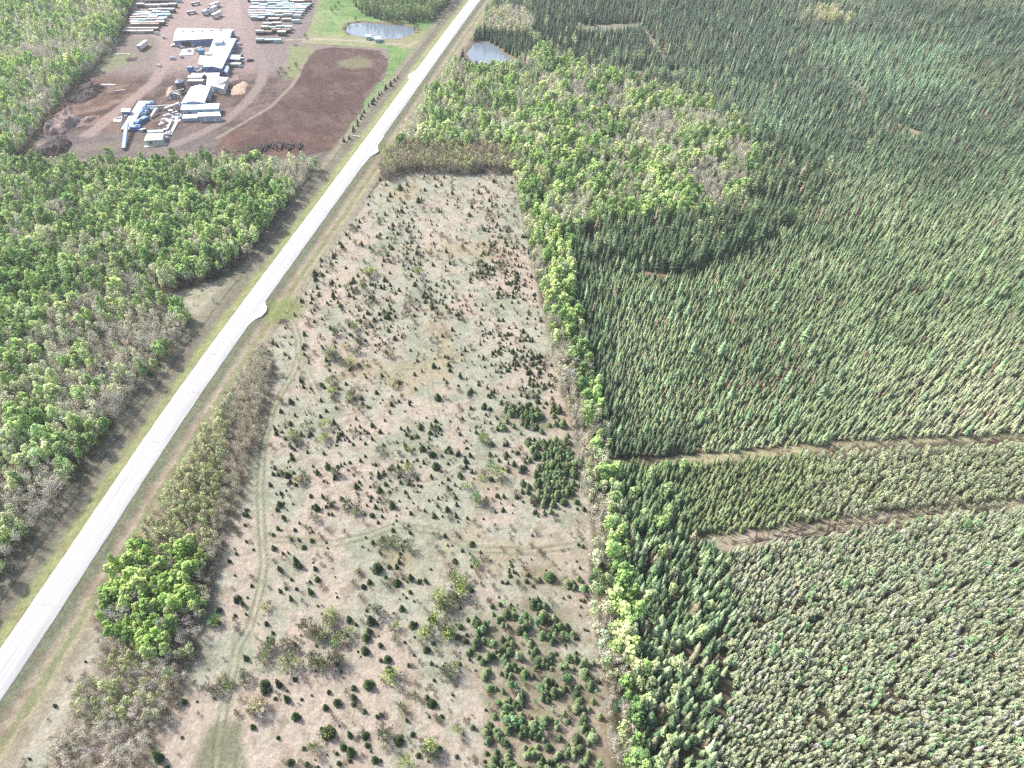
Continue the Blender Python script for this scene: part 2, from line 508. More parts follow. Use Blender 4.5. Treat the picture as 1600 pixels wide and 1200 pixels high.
    mix(yd * (1 - sm(60, 78, px)) * sm(205, 215, py) * .8, (196, 184, 162))
    a = yd * sm(-3, 2, sdist(x, y, poly([(455, 72), (490, 72), (480, 100), (465, 120), (448, 122), (452, 95)]), 2)); mix(a * .85, (166, 178, 126))
    a = yd * sm(-3, 3, sdist(x, y, poly([(160, 82), (210, 82), (205, 96), (165, 112), (140, 115)]), 2)); mix(a * .7, (160, 172, 122))
    s = sm(-1.2, 1.2, sdist(x, y, RP['soil'], 2)); mix(s, (120, 98, 94)); mix(s * sm(.4, .6, nB), (134, 112, 106)); mix(s * sm(.48, .62, fbm(x * .8 + y * .6, y * .25 - x * .3, 4, 83)) * .6, (104, 82, 78))
    mix(s * sm(195, 220, py) * sm(.35, .6, nB) * .5, (152, 116, 100))
    sg = sm(-2, 3, sdist(x, y, RP['soil_grass'], 3)); mix(sg * .8, (158, 158, 124))
    for L, cc, wd in YTK:
        d = segdist(x, y, L) + (nC - .5) * 2.0
        on = np.maximum(yd, g) * (1 - sm(wd * .5, wd * 1.3, d))
        mix(on * .85, cc)
        mix(on * sm(.5, .7, nD) * .3, (150, 134, 128))
    # banks of the two ponds
    for k in ('pond', 'pond_e'):
        d = -sdist(x, y, RP[k], .6)
        mix(1 - sm(1.0, 3.5 + 2 * nC, d), (170, 152, 134))
        mix(1 - sm(-1, .8, d), (120, 112, 100))
    # roadside: strips along the road
    s_ = road_s(x, y)
    w = nC * 1.6 - .8 + nB * 1.5 - .75
    e = s_ + w; lim = 19
    roadside = (1 - sm(lim - 3, lim + 1, np.abs(s_) + w))
    east = (s_ > 0)
    mE = roadside * east; mW = roadside * (~east)
    mix(mE, (186, 180, 158))
    mix(mE * (1 - sm(6.4, 9.5, e)), (152, 160, 130))
    mix(mE * sm(7.6, 8.6, e) * (1 - sm(10.5, 11.8, e)) * .85, (186, 174, 154))
    mix(mE * sm(10.2, 11.2, e) * (1 - sm(12.8, 13.6, e)) * .8, (148, 158, 114))
    mix(mE * sm(13.3, 13.8, e) * (1 - sm(14.3, 14.9, e)) * .6, (208, 198, 160))
    mix(mE * sm(.55, .7, nC) * .4, (158, 138, 118))
    mix(mE * (1 - sm(RW + .3, RW + 1.4, s_)) * .6, (122, 124, 106))
    e2 = -s_ + w
    mix(mW, (172, 172, 150))
    mix(mW * (1 - sm(8.2, 10.0, e2)), (170, 177, 128))
    mix(mW * (1 - sm(6.2, 8.2, e2)) * .6, (182, 188, 134))
    mix(mW * sm(10.4, 11.2, e2) * (1 - sm(12.0, 13.0, e2)) * .8, (174, 162, 142))
    mix(mW * sm(12.6, 13.0, e2) * (1 - sm(13.4, 14.0, e2)) * .7, (120, 112, 92))
    mix(mW * sm(.58, .7, nC) * .35, (150, 136, 112))
    # mown green corners beside the approaches
    for q, rad in ((G(440, 486), 11.), (G(600, 230), 9.)):
        d = np.hypot(x - q[0], y - q[1]) + w * 2
        mix((1 - sm(rad * .5, rad, d)) * .8 * east, (152, 166, 102))
    C *= (0.86 + .28 * nD)[:, None]
    return np.clip(C * K_G, 0, .9)


CUTL = [([(1004, 45), (1022, 68), (1040, 98)], 2.2, (180, 176, 152)), ([(1048, 112), (1056, 124)], 2.2, (170, 160, 140)),
        ([(1334, 128), (1350, 148), (1358, 156)], 2.8, (196, 182, 162)), ([(1398, 194), (1430, 208)], 3.6, (208, 186, 168)),
        ([(1208, 24), (1230, 30)], 2.0, (190, 170, 150)), ([(918, 375), (925, 398)], 2.6, (180, 166, 150)),
        ([(1000, 428), (1060, 430)], 1.8, (170, 146, 122)), ([(925, 165), (960, 190), (995, 215)], 1.6, (150, 130, 112)),
        ([(1230, 290), (1245, 302)], 2.5, (186, 150, 130)), ([(996, 112), (1012, 120)], 3, (186, 166, 150))]
CUTL = [(poly(p), w, c) for p, w, c in CUTL]


def ground_z(x, y):
    s = np.abs(road_s(x, y))
    z = -.75 * np.exp(-((s - 9.0) / 2.6) ** 2)
    z = z + (fbm(x, y, 7, 91, 3) - .5) * .35 * sm(RW + 2, RW + 8, s)
    for k in ('pond', 'pond_e'):
        d = sdist(x, y, RP[k], .6)
        z = z - 1.1 * sm(-2.5, 1.5, d)
    return z


def zones(x, y):
    """which piece of the setting a place belongs to"""
    z = np.zeros(x.shape, int)                       # 0 forest floor
    z[sdist(x, y, RP['field'], 1.5, 6) > 0] = 1
    z[sdist(x, y, RP['cut'], 1.0, 5) > 0] = 5
    z[sdist(x, y, RP['slash'], 2, 6) > 0] = 5
    z[sdist(x, y, RP['meadow'], 1.5) > 0] = 2
    z[sdist(x, y, RP['yard'], 2) > 0] = 3
    z[sdist(x, y, RP['soil'], 2) > 0] = 4
    z[sdist(x, y, RP['glade'], 2) > 0] = 2
    z[np.abs(road_s(x, y)) < 17] = 6
    return z


m_ground, nt, p_ = new_mat('ground')
N = nt.nodes.new; L = nt.links.new
at = N('ShaderNodeAttribute'); at.attribute_name = 'Col'
tc = N('ShaderNodeTexCoord')
n1 = N('ShaderNodeTexNoise'); n1.inputs['Scale'].default_value = 1.1; n1.inputs['Detail'].default_value = 5; n1.inputs['Roughness'].default_value = .75
n2 = N('ShaderNodeTexNoise'); n2.inputs['Scale'].default_value = .35; n2.inputs['Detail'].default_value = 4; n2.inputs['Roughness'].default_value = .7
L(tc.outputs['Object'], n1.inputs[0]); L(tc.outputs['Object'], n2.inputs[0])
r1 = N('ShaderNodeMapRange'); r1.inputs[1].default_value = .3; r1.inputs[2].default_value = .7; r1.inputs[3].default_value = .68; r1.inputs[4].default_value = 1.25
r2 = N('ShaderNodeMapRange'); r2.inputs[1].default_value = .35; r2.inputs[2].default_value = .65; r2.inputs[3].default_value = .86; r2.inputs[4].default_value = 1.1
L(n1.outputs[0], r1.inputs[0]); L(n2.outputs[0], r2.inputs[0])
mm = N('ShaderNodeMath'); mm.operation = 'MULTIPLY'; L(r1.outputs[0], mm.inputs[0]); L(r2.outputs[0], mm.inputs[1])
vm = N('ShaderNodeVectorMath'); vm.operation = 'SCALE'; L(at.outputs['Color'], vm.inputs[0]); L(mm.outputs[0], vm.inputs['Scale'])
L(vm.outputs[0], p_.inputs['Base Color'])
p_.inputs['Roughness'].default_value = .95; p_.inputs['Specular IOR Level'].default_value = .1
bp = N('ShaderNodeBump'); bp.inputs['Strength'].default_value = .6; bp.inputs['Distance'].default_value = .5
L(n1.outputs[0], bp.inputs['Height']); L(bp.outputs[0], p_.inputs['Normal'])

# ------------------------------------------------------------------ ground tiles: coarse under trees, fine in the open
FC = 4.8; NF = 8; FS = FC / NF
X0, X1, Y0, Y1 = -640., 640., -20., 760.
gx = np.arange(X0, X1, FC); gy = np.arange(Y0, Y1, FC)
cx, cy = np.meshgrid(gx + FC / 2, gy + FC / 2); cx = cx.ravel(); cy = cy.ravel()
ppx, ppy = project(cx, cy, 0 * cx)
keep = (ppx > -330) & (ppx < 1930) & (ppy > -170) & (ppy < 1420)
cx, cy = cx[keep], cy[keep]
ppx, ppy = ppx[keep], ppy[keep]
# fine where any sample of the tile is open ground
op = np.zeros(cx.shape, bool)
for ox in (-.5, 0, .5):
    for oy in (-.5, 0, .5):
        X = cx + ox * FC; Y = cy + oy * FC
        op |= zones(X, Y) > 0
        for k in ('pond', 'pond_e', 'glade_w', 'deadcut'):
            op |= sdist(X, Y, RP[k], .6) > -5
        for Lc, wd, cc in CUTL:
            op |= segdist(X, Y, Lc) < wd + 3
op &= (ppx > -120) & (ppx < 1720) & (ppy > -90) & (ppy < 1290)
fx, fy = cx[op], cy[op]
off = (np.arange(NF) + .5) * FS - FC / 2
ox, oy = np.meshgrid(off, off)
FXc = (fx[:, None] + ox.ravel()).ravel(); FYc = (fy[:, None] + oy.ravel()).ravel()
cellx = np.r_[cx[~op], FXc]; celly = np.r_[cy[~op], FYc]
cells = np.r_[np.full((~op).sum(), FC), np.full(FXc.size, FS)]
zone = zones(cellx, celly)
ZN = {0: ('ground', 'brown forest floor under the trees', None), 1: ('field', 'pale dry grass field dotted with young spruces', None),
      2: ('meadow', 'bright green meadow grass beside the pond', None), 3: ('yard_ground', 'bare dirt yard around the sawmill buildings', None),
      4: ('bare_soil', 'dark brown bare soil plot beside the sawmill yard', None), 5: ('path', 'cleared strips between the blocks of young forest', None),
      6: ('grass_verge', 'grass verges with shallow ditches along the road', None)}
CORN = np.array([(-.5, -.5), (.5, -.5), (.5, .5), (-.5, .5)])
for zi, (nm, lab, _) in ZN.items():
    mk = zone == zi
    if not mk.any():
        continue
    px_ = cellx[mk][:, None] + CORN[:, 0] * cells[mk][:, None]
    py_ = celly[mk][:, None] + CORN[:, 1] * cells[mk][:, None]
    kx = np.round(px_ / (FS / 2)).astype(np.int64).ravel(); ky = np.round(py_ / (FS / 2)).astype(np.int64).ravel()
    key = kx * 1000003 + ky
    u, idx, inv = np.unique(key, return_index=True, return_inverse=True)
    vx = px_.ravel()[idx]; vy = py_.ravel()[idx]
    vz = ground_z(vx, vy)
    colr = ground_color(vx, vy)
    me = mesh_np(nm, np.stack([vx, vy, vz], -1), inv.reshape(-1, 4), m_ground,
                 attrs={'Col': ('POINT', 'FLOAT_COLOR', np.c_[colr, np.ones(len(vx))])}, smooth=True)
    o = link(nm, me)
    tag(o, lab, None, None, 'structure')
print('ground cells', cellx.size)

# the land beyond, one sheet to the horizon, a little lower than the detailed ground
m_far, nt, p_ = new_mat('far_land')
nz = nt.nodes.new('ShaderNodeTexNoise'); nz.inputs['Scale'].default_value = .02; nz.inputs['Detail'].default_value = 8
tcf = nt.nodes.new('ShaderNodeTexCoord'); nt.links.new(tcf.outputs['Object'], nz.inputs[0])
rp = nt.nodes.new('ShaderNodeValToRGB'); rp.color_ramp.elements[0].color = (.035, .05, .025, 1); rp.color_ramp.elements[1].color = (.09, .11, .055, 1)
nt.links.new(nz.outputs[0], rp.inputs[0]); nt.links.new(rp.outputs[0], p_.inputs['Base Color']); p_.inputs['Roughness'].default_value = 1
s = 9000.
o = link('terrain', mesh_np('terrain', [(-s, -s, -2.6), (s, -s, -2.6), (s, s, -2.6), (-s, s, -2.6)], [(0, 1, 2, 3)], m_far))
tag(o, None, None, None, 'structure')

# ------------------------------------------------------------------ the road
RS = resample(ROADC[(ROADC[:, 1] > -300) & (ROADC[:, 1] < 1500)], 3.0)
tan = np.gradient(RS, axis=0); tan /= np.hypot(*tan.T)[:, None]
nor = np.stack([tan[:, 1], -tan[:, 0]], -1)          # to the east
cum = np.r_[0, np.cumsum(np.hypot(*np.diff(RS, axis=0).T))]
rows = [(-RW - .5, -.16), (-RW, .055), (-RW * .5, .10), (0, .13), (RW * .5, .10), (RW, .055), (RW + .5, -.16)]
V = []; U = []; Vv = []
for i in range(len(RS)):
    jit = [0] * 7
    for j, (o_, h_) in enumerate(rows):
        e_ = (random.Random(i * 9 + j).random() - .5) * .22 if j in (0, 1, 5, 6) else 0
        V.append((*(RS[i] + nor[i] * (o_ + e_)), h_)); U.append(o_ / RW); Vv.append(cum[i])
F = np.array([(i * 7 + j, i * 7 + j + 1, i * 7 + j + 8, i * 7 + j + 7) for i in range(len(RS) - 1) for j in range(6)])
m_road, nt, p_ = new_mat('asphalt_pale')
N = nt.nodes.new; L = nt.links.new
au = N('ShaderNodeAttribute'); au.attribute_name = 'ru'; av = N('ShaderNodeAttribute'); av.attribute_name = 'rv'


def mth(op, a, b=None, c=None, clamp=False):
    q = N('ShaderNodeMath'); q.operation = op; q.use_clamp = clamp
    for i_, v_ in enumerate((a, b, c)):
        if v_ is None: continue
        if isinstance(v_, (int, float)): q.inputs[i_].default_value = v_
        else: L(v_, q.inputs[i_])
    return q.outputs[0]


ns = N('ShaderNodeTexNoise'); ns.inputs['Scale'].default_value = 1.0; ns.inputs['Detail'].default_value = 6
cmb = N('ShaderNodeCombineXYZ')
L(mth('MULTIPLY', au.outputs['Fac'], 9.0), cmb.inputs[0]); L(mth('MULTIPLY', av.outputs['Fac'], .035), cmb.inputs[1]); L(cmb.outputs[0], ns.inputs[0])
nw = N('ShaderNodeTexNoise'); nw.inputs['Scale'].default_value = .5; nw.inputs['Detail'].default_value = 4
tcr = N('ShaderNodeTexCoord'); L(tcr.outputs['Object'], nw.inputs[0])
wv = mth('MULTIPLY', mth('SUBTRACT', nw.outputs[0], .5), .10)
uu = mth('ADD', au.outputs['Fac'], wv)
crack = mth('SUBTRACT', 1, mth('DIVIDE', mth('ABSOLUTE', uu), .022), clamp=True)                  # centre seam
def line_at(pos, w_): return mth('SUBTRACT', 1, mth('DIVIDE', mth('ABSOLUTE', mth('SUBTRACT', uu, pos)), w_), clamp=True)
wear = mth('ADD', mth('ADD', line_at(.33, .09), line_at(-.33, .09)), mth('ADD', line_at(.62, .10), line_at(-.60, .10)))
# transverse cracks, roughly every 21 m, wandering
tv = mth('ADD', av.outputs['Fac'], mth('MULTIPLY', mth('SUBTRACT', nw.outputs[0], .5), 3.5))
tv = mth('ADD', tv, mth('MULTIPLY', mth('SINE', mth('MULTIPLY', av.outputs['Fac'], .13)), 3.0))
md = mth('MODULO', mth('ADD', tv, 5000), 21.0)
tcrk = mth('SUBTRACT', 1, mth('DIVIDE', mth('ABSOLUTE', mth('SUBTRACT', md, 10.0)), .14), clamp=True)
gate = N('ShaderNodeTexNoise'); gate.inputs['Scale'].default_value = .16; L(tcr.outputs['Object'], gate.inputs[0])
tcrk = mth('MULTIPLY', tcrk, mth('GREATER_THAN', gate.outputs[0], .47))
seam_gate = mth('MULTIPLY_ADD', gate.outputs[0], 1.6, -.25, clamp=True)
dark = mth('ADD', mth('ADD', mth('MULTIPLY', mth('MULTIPLY', crack, seam_gate), .42), mth('MULTIPLY', wear, .08)), mth('MULTIPLY', tcrk, .38))
dark = mth('ADD', dark, mth('MULTIPLY', mth('SUBTRACT', ns.outputs[0], .42, clamp=True), .75))
val = mth('SUBTRACT', 1, dark, clamp=True)
vm = N('ShaderNodeVectorMath'); vm.operation = 'SCALE'; vm.inputs[0].default_value = (.365, .37, .375); L(val, vm.inputs['Scale'])
L(vm.outputs[0], p_.inputs['Base Color']); p_.inputs['Roughness'].default_value = .85; p_.inputs['Specular IOR Level'].default_value = .2
me = mesh_np('road', V, F, m_road, attrs={'ru': ('POINT', 'FLOAT', U), 'rv': ('POINT', 'FLOAT', Vv)}, smooth=True)
tag(link('road', me), 'pale two lane asphalt road running past the field', None, None, 'structure')

m_gravel = mat_plain('gravel_apron', (.46, .46, .455), .95, .16, .8)
APR = [[(416, 455), (414, 470), (417, 480), (416, 487), (409, 494), (399, 499), (390, 506), (380, 518), (376, 500), (400, 468)],
       [(601, 212), (594, 222), (590, 228), (592, 236), (587, 240), (578, 245), (571, 254), (562, 264), (565, 250), (590, 216)],
       [(652, 108), (645, 113), (637, 117), (639, 123), (643, 127), (636, 136), (628, 148), (634, 144), (655, 110)]]
for i, A in enumerate(APR):
    Pq = resample(np.vstack([poly(A), poly(A[:1])]), 1.2)[:-1]
    Pq = Pq + (np.random.RandomState(i).rand(*Pq.shape) - .5) * .25
    n_ = len(Pq)
    V = [(a, b, .04) for a, b in Pq] + [(a, b, -.5) for a, b in Pq]
    F = [tuple(range(n_))] if False else []
    o = None
    import mathutils
    tri = mathutils.geometry.tessellate_polygon([[Vector((a, b, 0)) for a, b in Pq]])
    F = [tuple(t) for t in tri] + [(k, (k + 1) % n_, n_ + (k + 1) % n_, n_ + k) for k in range(n_)]
    o = link('road_apron', mesh_np('road_apron', V, F, m_gravel))
    tag(o, ['pale turn-in at the field gateway', 'pale turn-in beside the hedge at the field top', 'pale turn-in towards the sawmill yard'][i], None, None, 'structure')

# ------------------------------------------------------------------ the two ponds
m_water, nt, p_ = new_mat('pond_water')
p_.inputs['Base Color'].default_value = (.13, .17, .21, 1); p_.inputs['Roughness'].default_value = .07; p_.inputs['IOR'].default_value = 1.33
p_.inputs['Specular IOR Level'].default_value = .9
nz = nt.nodes.new('ShaderNodeTexNoise'); nz.inputs['Scale'].default_value = .9; nz.inputs['Detail'].default_value = 3
tcw = nt.nodes.new('ShaderNodeTexCoord'); nt.links.new(tcw.outputs['Object'], nz.inputs[0])
bw = nt.nodes.new('ShaderNodeBump'); bw.inputs['Strength'].default_value = .08; bw.inputs['Distance'].default_value = .1
nt.links.new(nz.outputs[0], bw.inputs['Height']); nt.links.new(bw.outputs[0], p_.inputs['Normal'])
for k, lab in (('pond', 'grey blue pond with straight banks beside the meadow'), ('pond_e', 'small dark edged pond enclosed by spruces east of the road')):
    Pq = RP[k]; c_ = Pq.mean(0); Pq = c_ + (Pq - c_) * 1.04
    Pq = smooth(resample(np.vstack([Pq, Pq[:1]]), 2.0), 3, 1)[:-1]
    tri = mathutils.geometry.tessellate_polygon([[Vector((a, b, 0)) for a, b in Pq]])
    o = link('pond_water', mesh_np('pond_water', [(a, b, -.62) for a, b in Pq], [tuple(t) for t in tri], m_water))
    tag(o, lab, None, None, 'structure')
# ------------------------------------------------------------------ trees: source shapes
rng = np.random.RandomState(7)
M_SPRUCE = mat_leaf('spruce_needles', .2, .3, .015)
M_PINE = mat_leaf('pine_needles', .25, .3, .02)
M_LEAF = mat_leaf('aspen_leaves', .28, .26, .022)
M_TWIG = mat_leaf('bare_twigs', .05, .22, .01)
M_BARK = mat_diff('pale_bark', (.33, .31, .27))
M_DBARK = mat_diff('dark_bark', (.16, .13, .10))


def quads(C, U, W):
    """centres, half vectors -> quad mesh"""
    n = len(C)
    V = np.stack([C - U - W, C + U - W, C + U + W, C - U + W], 1).reshape(-1, 3)
    return V, np.arange(4 * n).reshape(-1, 4)


def rdir(n, rs):
    v = rs.normal(size=(n, 3)); return v / np.linalg.norm(v, axis=1)[:, None]


def leafq(C, size, rs, up=.35, asp=.8, out=None):
    n = len(C)
    nrm = rdir(n, rs)
    if out is not None: nrm = nrm * .62 + out
    else: nrm[:, 2] = np.abs(nrm[:, 2]) + up
    nrm = nrm / np.linalg.norm(nrm, axis=1)[:, None]
    t = np.cross(nrm, rdir(n, rs)); t /= np.linalg.norm(t, axis=1)[:, None] + 1e-6
    b = np.cross(nrm, t)
    s = size * (.6 + .8 * rs.rand(n))[:, None] / 2
    return quads(C, t * s, b * s * asp)


def prisms(P, Q, r0, r1):
    """thin three sided twigs"""
    n = len(P); d = Q - P; d /= np.linalg.norm(d, axis=1)[:, None] + 1e-9
    a = np.where(np.abs(d[:, 2:3]) > .9, [[1., 0, 0]], [[0, 0, 1.]])
    u = np.cross(d, a); u /= np.linalg.norm(u, axis=1)[:, None]; w = np.cross(d, u)
    V = []
    for c, r in ((P, r0), (Q, r1)):
        for k in range(3):
            an = 2 * math.pi * k / 3
            V.append(c + (u * math.cos(an) + w * math.sin(an)) * np.reshape(r, (-1, 1)))
    V = np.stack(V, 1).reshape(-1, 3)
    b = np.arange(n)[:, None] * 6
    F = np.concatenate([b + np.array([[k, (k + 1) % 3, 3 + (k + 1) % 3, 3 + k]]) for k in range(3)])
    return V, F


def cat_(parts):
    V = []; F = []; A = []; o = 0
    for v, f, a in parts:
        V.append(v); F.append(f + o); A.append(np.full(len(v), a) if np.isscalar(a) else a); o += len(v)
    return np.concatenate(V), np.concatenate(F), np.concatenate(A)


def g_trunk(h, r, rs, lean=.3, n=6, limbs=0, z0=.35, fork=.0):
    P = [np.array([0, 0, -.3])]
    for k in range(1, 4):
        P.append(np.array([lean * rs.normal() * .4 * k / 3, lean * rs.normal() * .4 * k / 3, h * k / 3]))
    V = []; F = []
    for k, p in enumerate(P):
        rr = r * (1 - .28 * k)
        for i in range(n):
            a = 2 * math.pi * i / n
            V.append((p[0] + rr * math.cos(a), p[1] + rr * math.sin(a), p[2]))
    for k in range(3):
        for i in range(n):
            F.append((k * n + i, k * n + (i + 1) % n, (k + 1) * n + (i + 1) % n, (k + 1) * n + i))
    V = np.array(V); F = np.array(F)
    if limbs:
        z = h * (z0 + (1 - z0) * rs.rand(limbs))
        S = np.stack([0 * z, 0 * z, z], -1)
        a = rs.rand(limbs) * 6.28; ln = (.10 + .12 * rs.rand(limbs)) * h
        E = S + np.stack([np.cos(a) * ln, np.sin(a) * ln, ln * (.6 + .5 * rs.rand(limbs))], -1)
        v, f = prisms(S, E, np.full(limbs, r * .4), np.full(limbs, r * .12))
        F = np.concatenate([F, f + len(V)]); V = np.concatenate([V, v])
    return V, F


def g_spruce(h, w, rs, levels=15, taper=.85, per=7, z0=.06):
    C = []; parts = []
    for k in range(levels):
        t = (k + rs.rand() * .5) / levels
        z = h * (z0 + (1 - z0) * t)
        r = w * (1 - t) ** taper * (.86 + .28 * rs.rand()) + .10
        n = max(4, int(per * (1 - .45 * t)))
        a = rs.rand() * 6.28 + np.arange(n) * 6.283 / n + rs.normal(size=n) * .25
        rr = r * (.75 + .5 * rs.rand(n))
        dr = np.stack([np.cos(a), np.sin(a), 0 * a], -1); sd = np.stack([-np.sin(a), np.cos(a), 0 * a], -1)
        droop = -rr * (.28 + .25 * rs.rand(n))
        base_ = np.array([0, 0, z + .10 * h / levels * 2])
        wd = (rr * .42 + .10)[:, None]
        inn = base_ + dr * .04
        mid = base_ + dr * (rr * .6)[:, None]
        mid[:, 2] += droop * .35
        tip = base_ + dr * rr[:, None]; tip[:, 2] += droop
        V = np.stack([inn, mid - sd * wd, tip, mid + sd * wd], 1).reshape(-1, 3)
        V[1::4, 2] -= rr * .12; V[3::4, 2] -= rr * .12
        va = np.repeat(rs.rand(n), 4)
        parts.append((V, np.arange(4 * n).reshape(-1, 4), va))
    # leader
    v, f = prisms(np.array([[0, 0, h * .9]]), np.array([[0, 0, h * 1.05]]), [.09], [.02])
    parts.append((v, f, .5))
    return cat_(parts)


def g_tuft(h, w, rs, n=110, size=.5, z0=.25, up=.3):
    """rounded pine or small bushy crown: ellipsoid of needle tufts, uneven outline"""
    nl = 7; parts = []
    t = rs.rand(n) ** .8
    prof = np.sin(np.pi * np.clip(.16 + .80 * t, 0, 1)) ** .8
    a = rs.rand(n) * 6.283
    lob = 1 + .22 * np.sin(a * 3 + rs.rand() * 6) + .15 * np.sin(a * 5 + t * 9 + rs.rand() * 6)
    r = w * prof * lob * (.55 + .45 * np.sqrt(rs.rand(n)))
    C = np.stack([r * np.cos(a), r * np.sin(a), h * (z0 + (1 - z0) * t)], -1)
    V, F = leafq(C, size, rs, up, .75)
    va = np.repeat(np.clip(.5 + .5 * np.sin(a * 2 + t * 11) * .6 + rs.normal(size=n) * .25, 0, 1), 4)
    return V, F, va


def g_broad(h, w, rs, lobes=9, per=34, size=.55, z0=.42, fill=1.0):
    parts = []
    for k in range(lobes):
        t = (k + .5) / lobes
        z = h * (z0 + (1 - z0) * (t * .92)) 
        a = k * 2.4 + rs.rand(); rad = w * (.62 * (1 - abs(t - .42) * 1.25)) * (.6 + .6 * rs.rand())
        c = np.array([math.cos(a) * rad, math.sin(a) * rad, z])
        lr = w * (.52 - .22 * t) * (.8 + .5 * rs.rand())
        n = int(per * fill * (.8 + .5 * rs.rand()))
        d = rdir(n, rs); d[:, 2] = d[:, 2] * 1.0 + .15
        C = c + d * lr * (.55 + .5 * rs.rand(n))[:, None] * np.array([1, 1, 1.15])
        oc = d + .45 * (C - np.array([0, 0, h * .62])) / w; oc /= np.linalg.norm(oc, axis=1)[:, None]
        V, F = leafq(C, size, rs, .25, .85, oc)
        lv = rs.rand()
        va = np.repeat(np.clip(lv * .6 + .4 * rs.rand(n), 0, 1), 4)
        parts.append((V, F, va))
    return cat_(parts)


def g_twigs(h, w, rs, limbs=22, sub=4, th=.05, z0=.22, tips=0, tipsize=.22):
    z = h * (z0 + (.93 - z0) * rs.rand(limbs)); t = (z / h - z0) / (1 - z0)
    a = np.arange(limbs) * 2.4 + rs.rand(limbs)
    ln = w * (1.15 - .75 * t) * (.6 + .6 * rs.rand(limbs))
    S = np.stack([0 * z, 0 * z, z], -1)
    E = S + np.stack([np.cos(a) * ln * .75, np.sin(a) * ln * .75, ln * (.8 + .5 * rs.rand(limbs))], -1)
    parts = []
    v, f = prisms(S, E, np.full(limbs, th * 1.3), np.full(limbs, th * .5)); parts.append((v, f, np.repeat(rs.rand(limbs), 6)))
    idx = np.repeat(np.arange(limbs), sub); m = len(idx)
    q = (.25 + .75 * rs.rand(m))[:, None]
    S2 = S[idx] * (1 - q) + E[idx] * q
    D = (E - S)[idx] * .35 + rdir(m, rs) * ln[idx][:, None] * .42; D[:, 2] = np.abs(D[:, 2]) + .1
    E2 = S2 + D
    v, f = prisms(S2, E2, np.full(m, th * .75), np.full(m, th * .3)); parts.append((v, f, np.repeat(rs.rand(m), 6)))
    if tips:
        k = rs.randint(0, m, tips)
        C = E2[k] + rdir(tips, rs) * .25
        v, f = leafq(C, tipsize, rs, .2, .9); parts.append((v, f, np.repeat(rs.rand(tips), 4)))
    return cat_(parts)


KINDS = {}


def add_kind(key, n, crown, trunk, mats, H):
    KINDS[key] = dict(var=[], H=H, mats=mats)
    for k in range(n):
        rs = np.random.RandomState(hash((key, k)) % 99991 if False else sum(map(ord, key)) * 13 + k)
        V, F, A = crown(rs, k)
        cm = mesh_np('crown', V, F, mats[0], attrs={'v': ('POINT', 'FLOAT', A)})
        TV, TF = trunk(rs, k)
        tm = mesh_np('trunk', TV, TF, mats[1], attrs={'v': ('POINT', 'FLOAT', np.full(len(TV), .5))}, smooth=True)
        jm = mesh_np('tree', np.concatenate([V, TV]), np.concatenate([F, TF + len(V)]), list(mats),
                     mi=np.r_[np.zeros(len(F)), np.ones(len(TF))], attrs={'v': ('POINT', 'FLOAT', np.r_[A, np.full(len(TV), .5)])})
        KINDS[key]['var'].append((cm, tm, jm))


add_kind('spruce', 6, lambda rs, k: g_spruce(8.0, 1.15 + .3 * rs.rand(), rs, 16, .8 + .3 * rs.rand(), 7),
         lambda rs, k: g_trunk(7.6, .11, rs, .1), (M_SPRUCE, M_DBARK), 8.0)
add_kind('pine', 6, lambda rs, k: g_tuft(5.2, .62 + .16 * rs.rand(), rs, 115, .33, .14, .4),
         lambda rs, k: g_trunk(4.4, .07, rs, .2), (M_PINE, M_DBARK), 5.0)
add_kind('aspen', 6, lambda rs, k: g_broad(11.0, 2.3 + .5 * rs.rand(), rs, 10, 34, .62, .42),
         lambda rs, k: g_trunk(9.6, .15, rs, .5, limbs=10), (M_LEAF, M_BARK), 11.0)
add_kind('bud', 5, lambda rs, k: cat_([g_broad(10.5, 2.0 + .4 * rs.rand(), rs, 8, 20, .40, .42), (lambda t: (t[0], t[1], t[2] * .4))(g_twigs(10.5, 2.4, rs, 18, 3, .05))]),
         lambda rs, k: g_trunk(9.4, .13, rs, .5, limbs=8), (M_LEAF, M_BARK), 10.5)
add_kind('bare', 6, lambda rs, k: g_twigs(9.5, 2.5, rs, 28, 6, .052),
         lambda rs, k: g_trunk(9.0, .13, rs, .6, limbs=6), (M_TWIG, M_BARK), 9.5)
add_kind('shrub', 5, lambda rs, k: cat_([g_twigs(2.3, 1.5, rs, 22, 4, .032, .02), (lambda t: t)(g_tuft(2.5, 1.25, rs, 60 if k % 2 else 26, .28, .25, .2))]),
         lambda rs, k: g_trunk(1.6, .05, rs, .3), (M_LEAF, M_DBARK), 2.4)
add_kind('seedling', 5, lambda rs, k: g_spruce(2.0, .62 + .16 * rs.rand(), rs, 9, .75, 7, .02),
         lambda rs, k: g_trunk(1.6, .05, rs, .05), (M_SPRUCE, M_DBARK), 2.0)

# ------------------------------------------------------------------ where the trees stand
PTS = {k: [] for k in KINDS}     # rows: x, y, scale, tint r g b


def put(kind, x, y, scale, tint, var=.10):
    n = len(x)
    if n == 0: return
    t = np.asarray(tint, float)
    if t.ndim == 1: t = np.tile(t, (n, 1))
    if kind in ('aspen', 'bud'): t = (t * .88 + t.mean(1, keepdims=True) * np.array([.15, .13, .07])) * np.array([1.10, 1.12, 1.14])
    if kind == 'bare': t = t * 1.12
    if kind == 'pine': t = t * np.array([1.17, 1.18, 1.14])
    if kind == 'spruce': t = t * np.array([1.01, 1.02, .985])
    t = t * (1 + rng.normal(size=(n, 1)) * var) * (1 + rng.normal(size=(n, 3)) * var * .3)
    PTS[kind].append(np.c_[x, y, np.broadcast_to(scale, (n,)) * (1 + rng.normal(size=n) * .12), np.clip(t, .01, .8)])


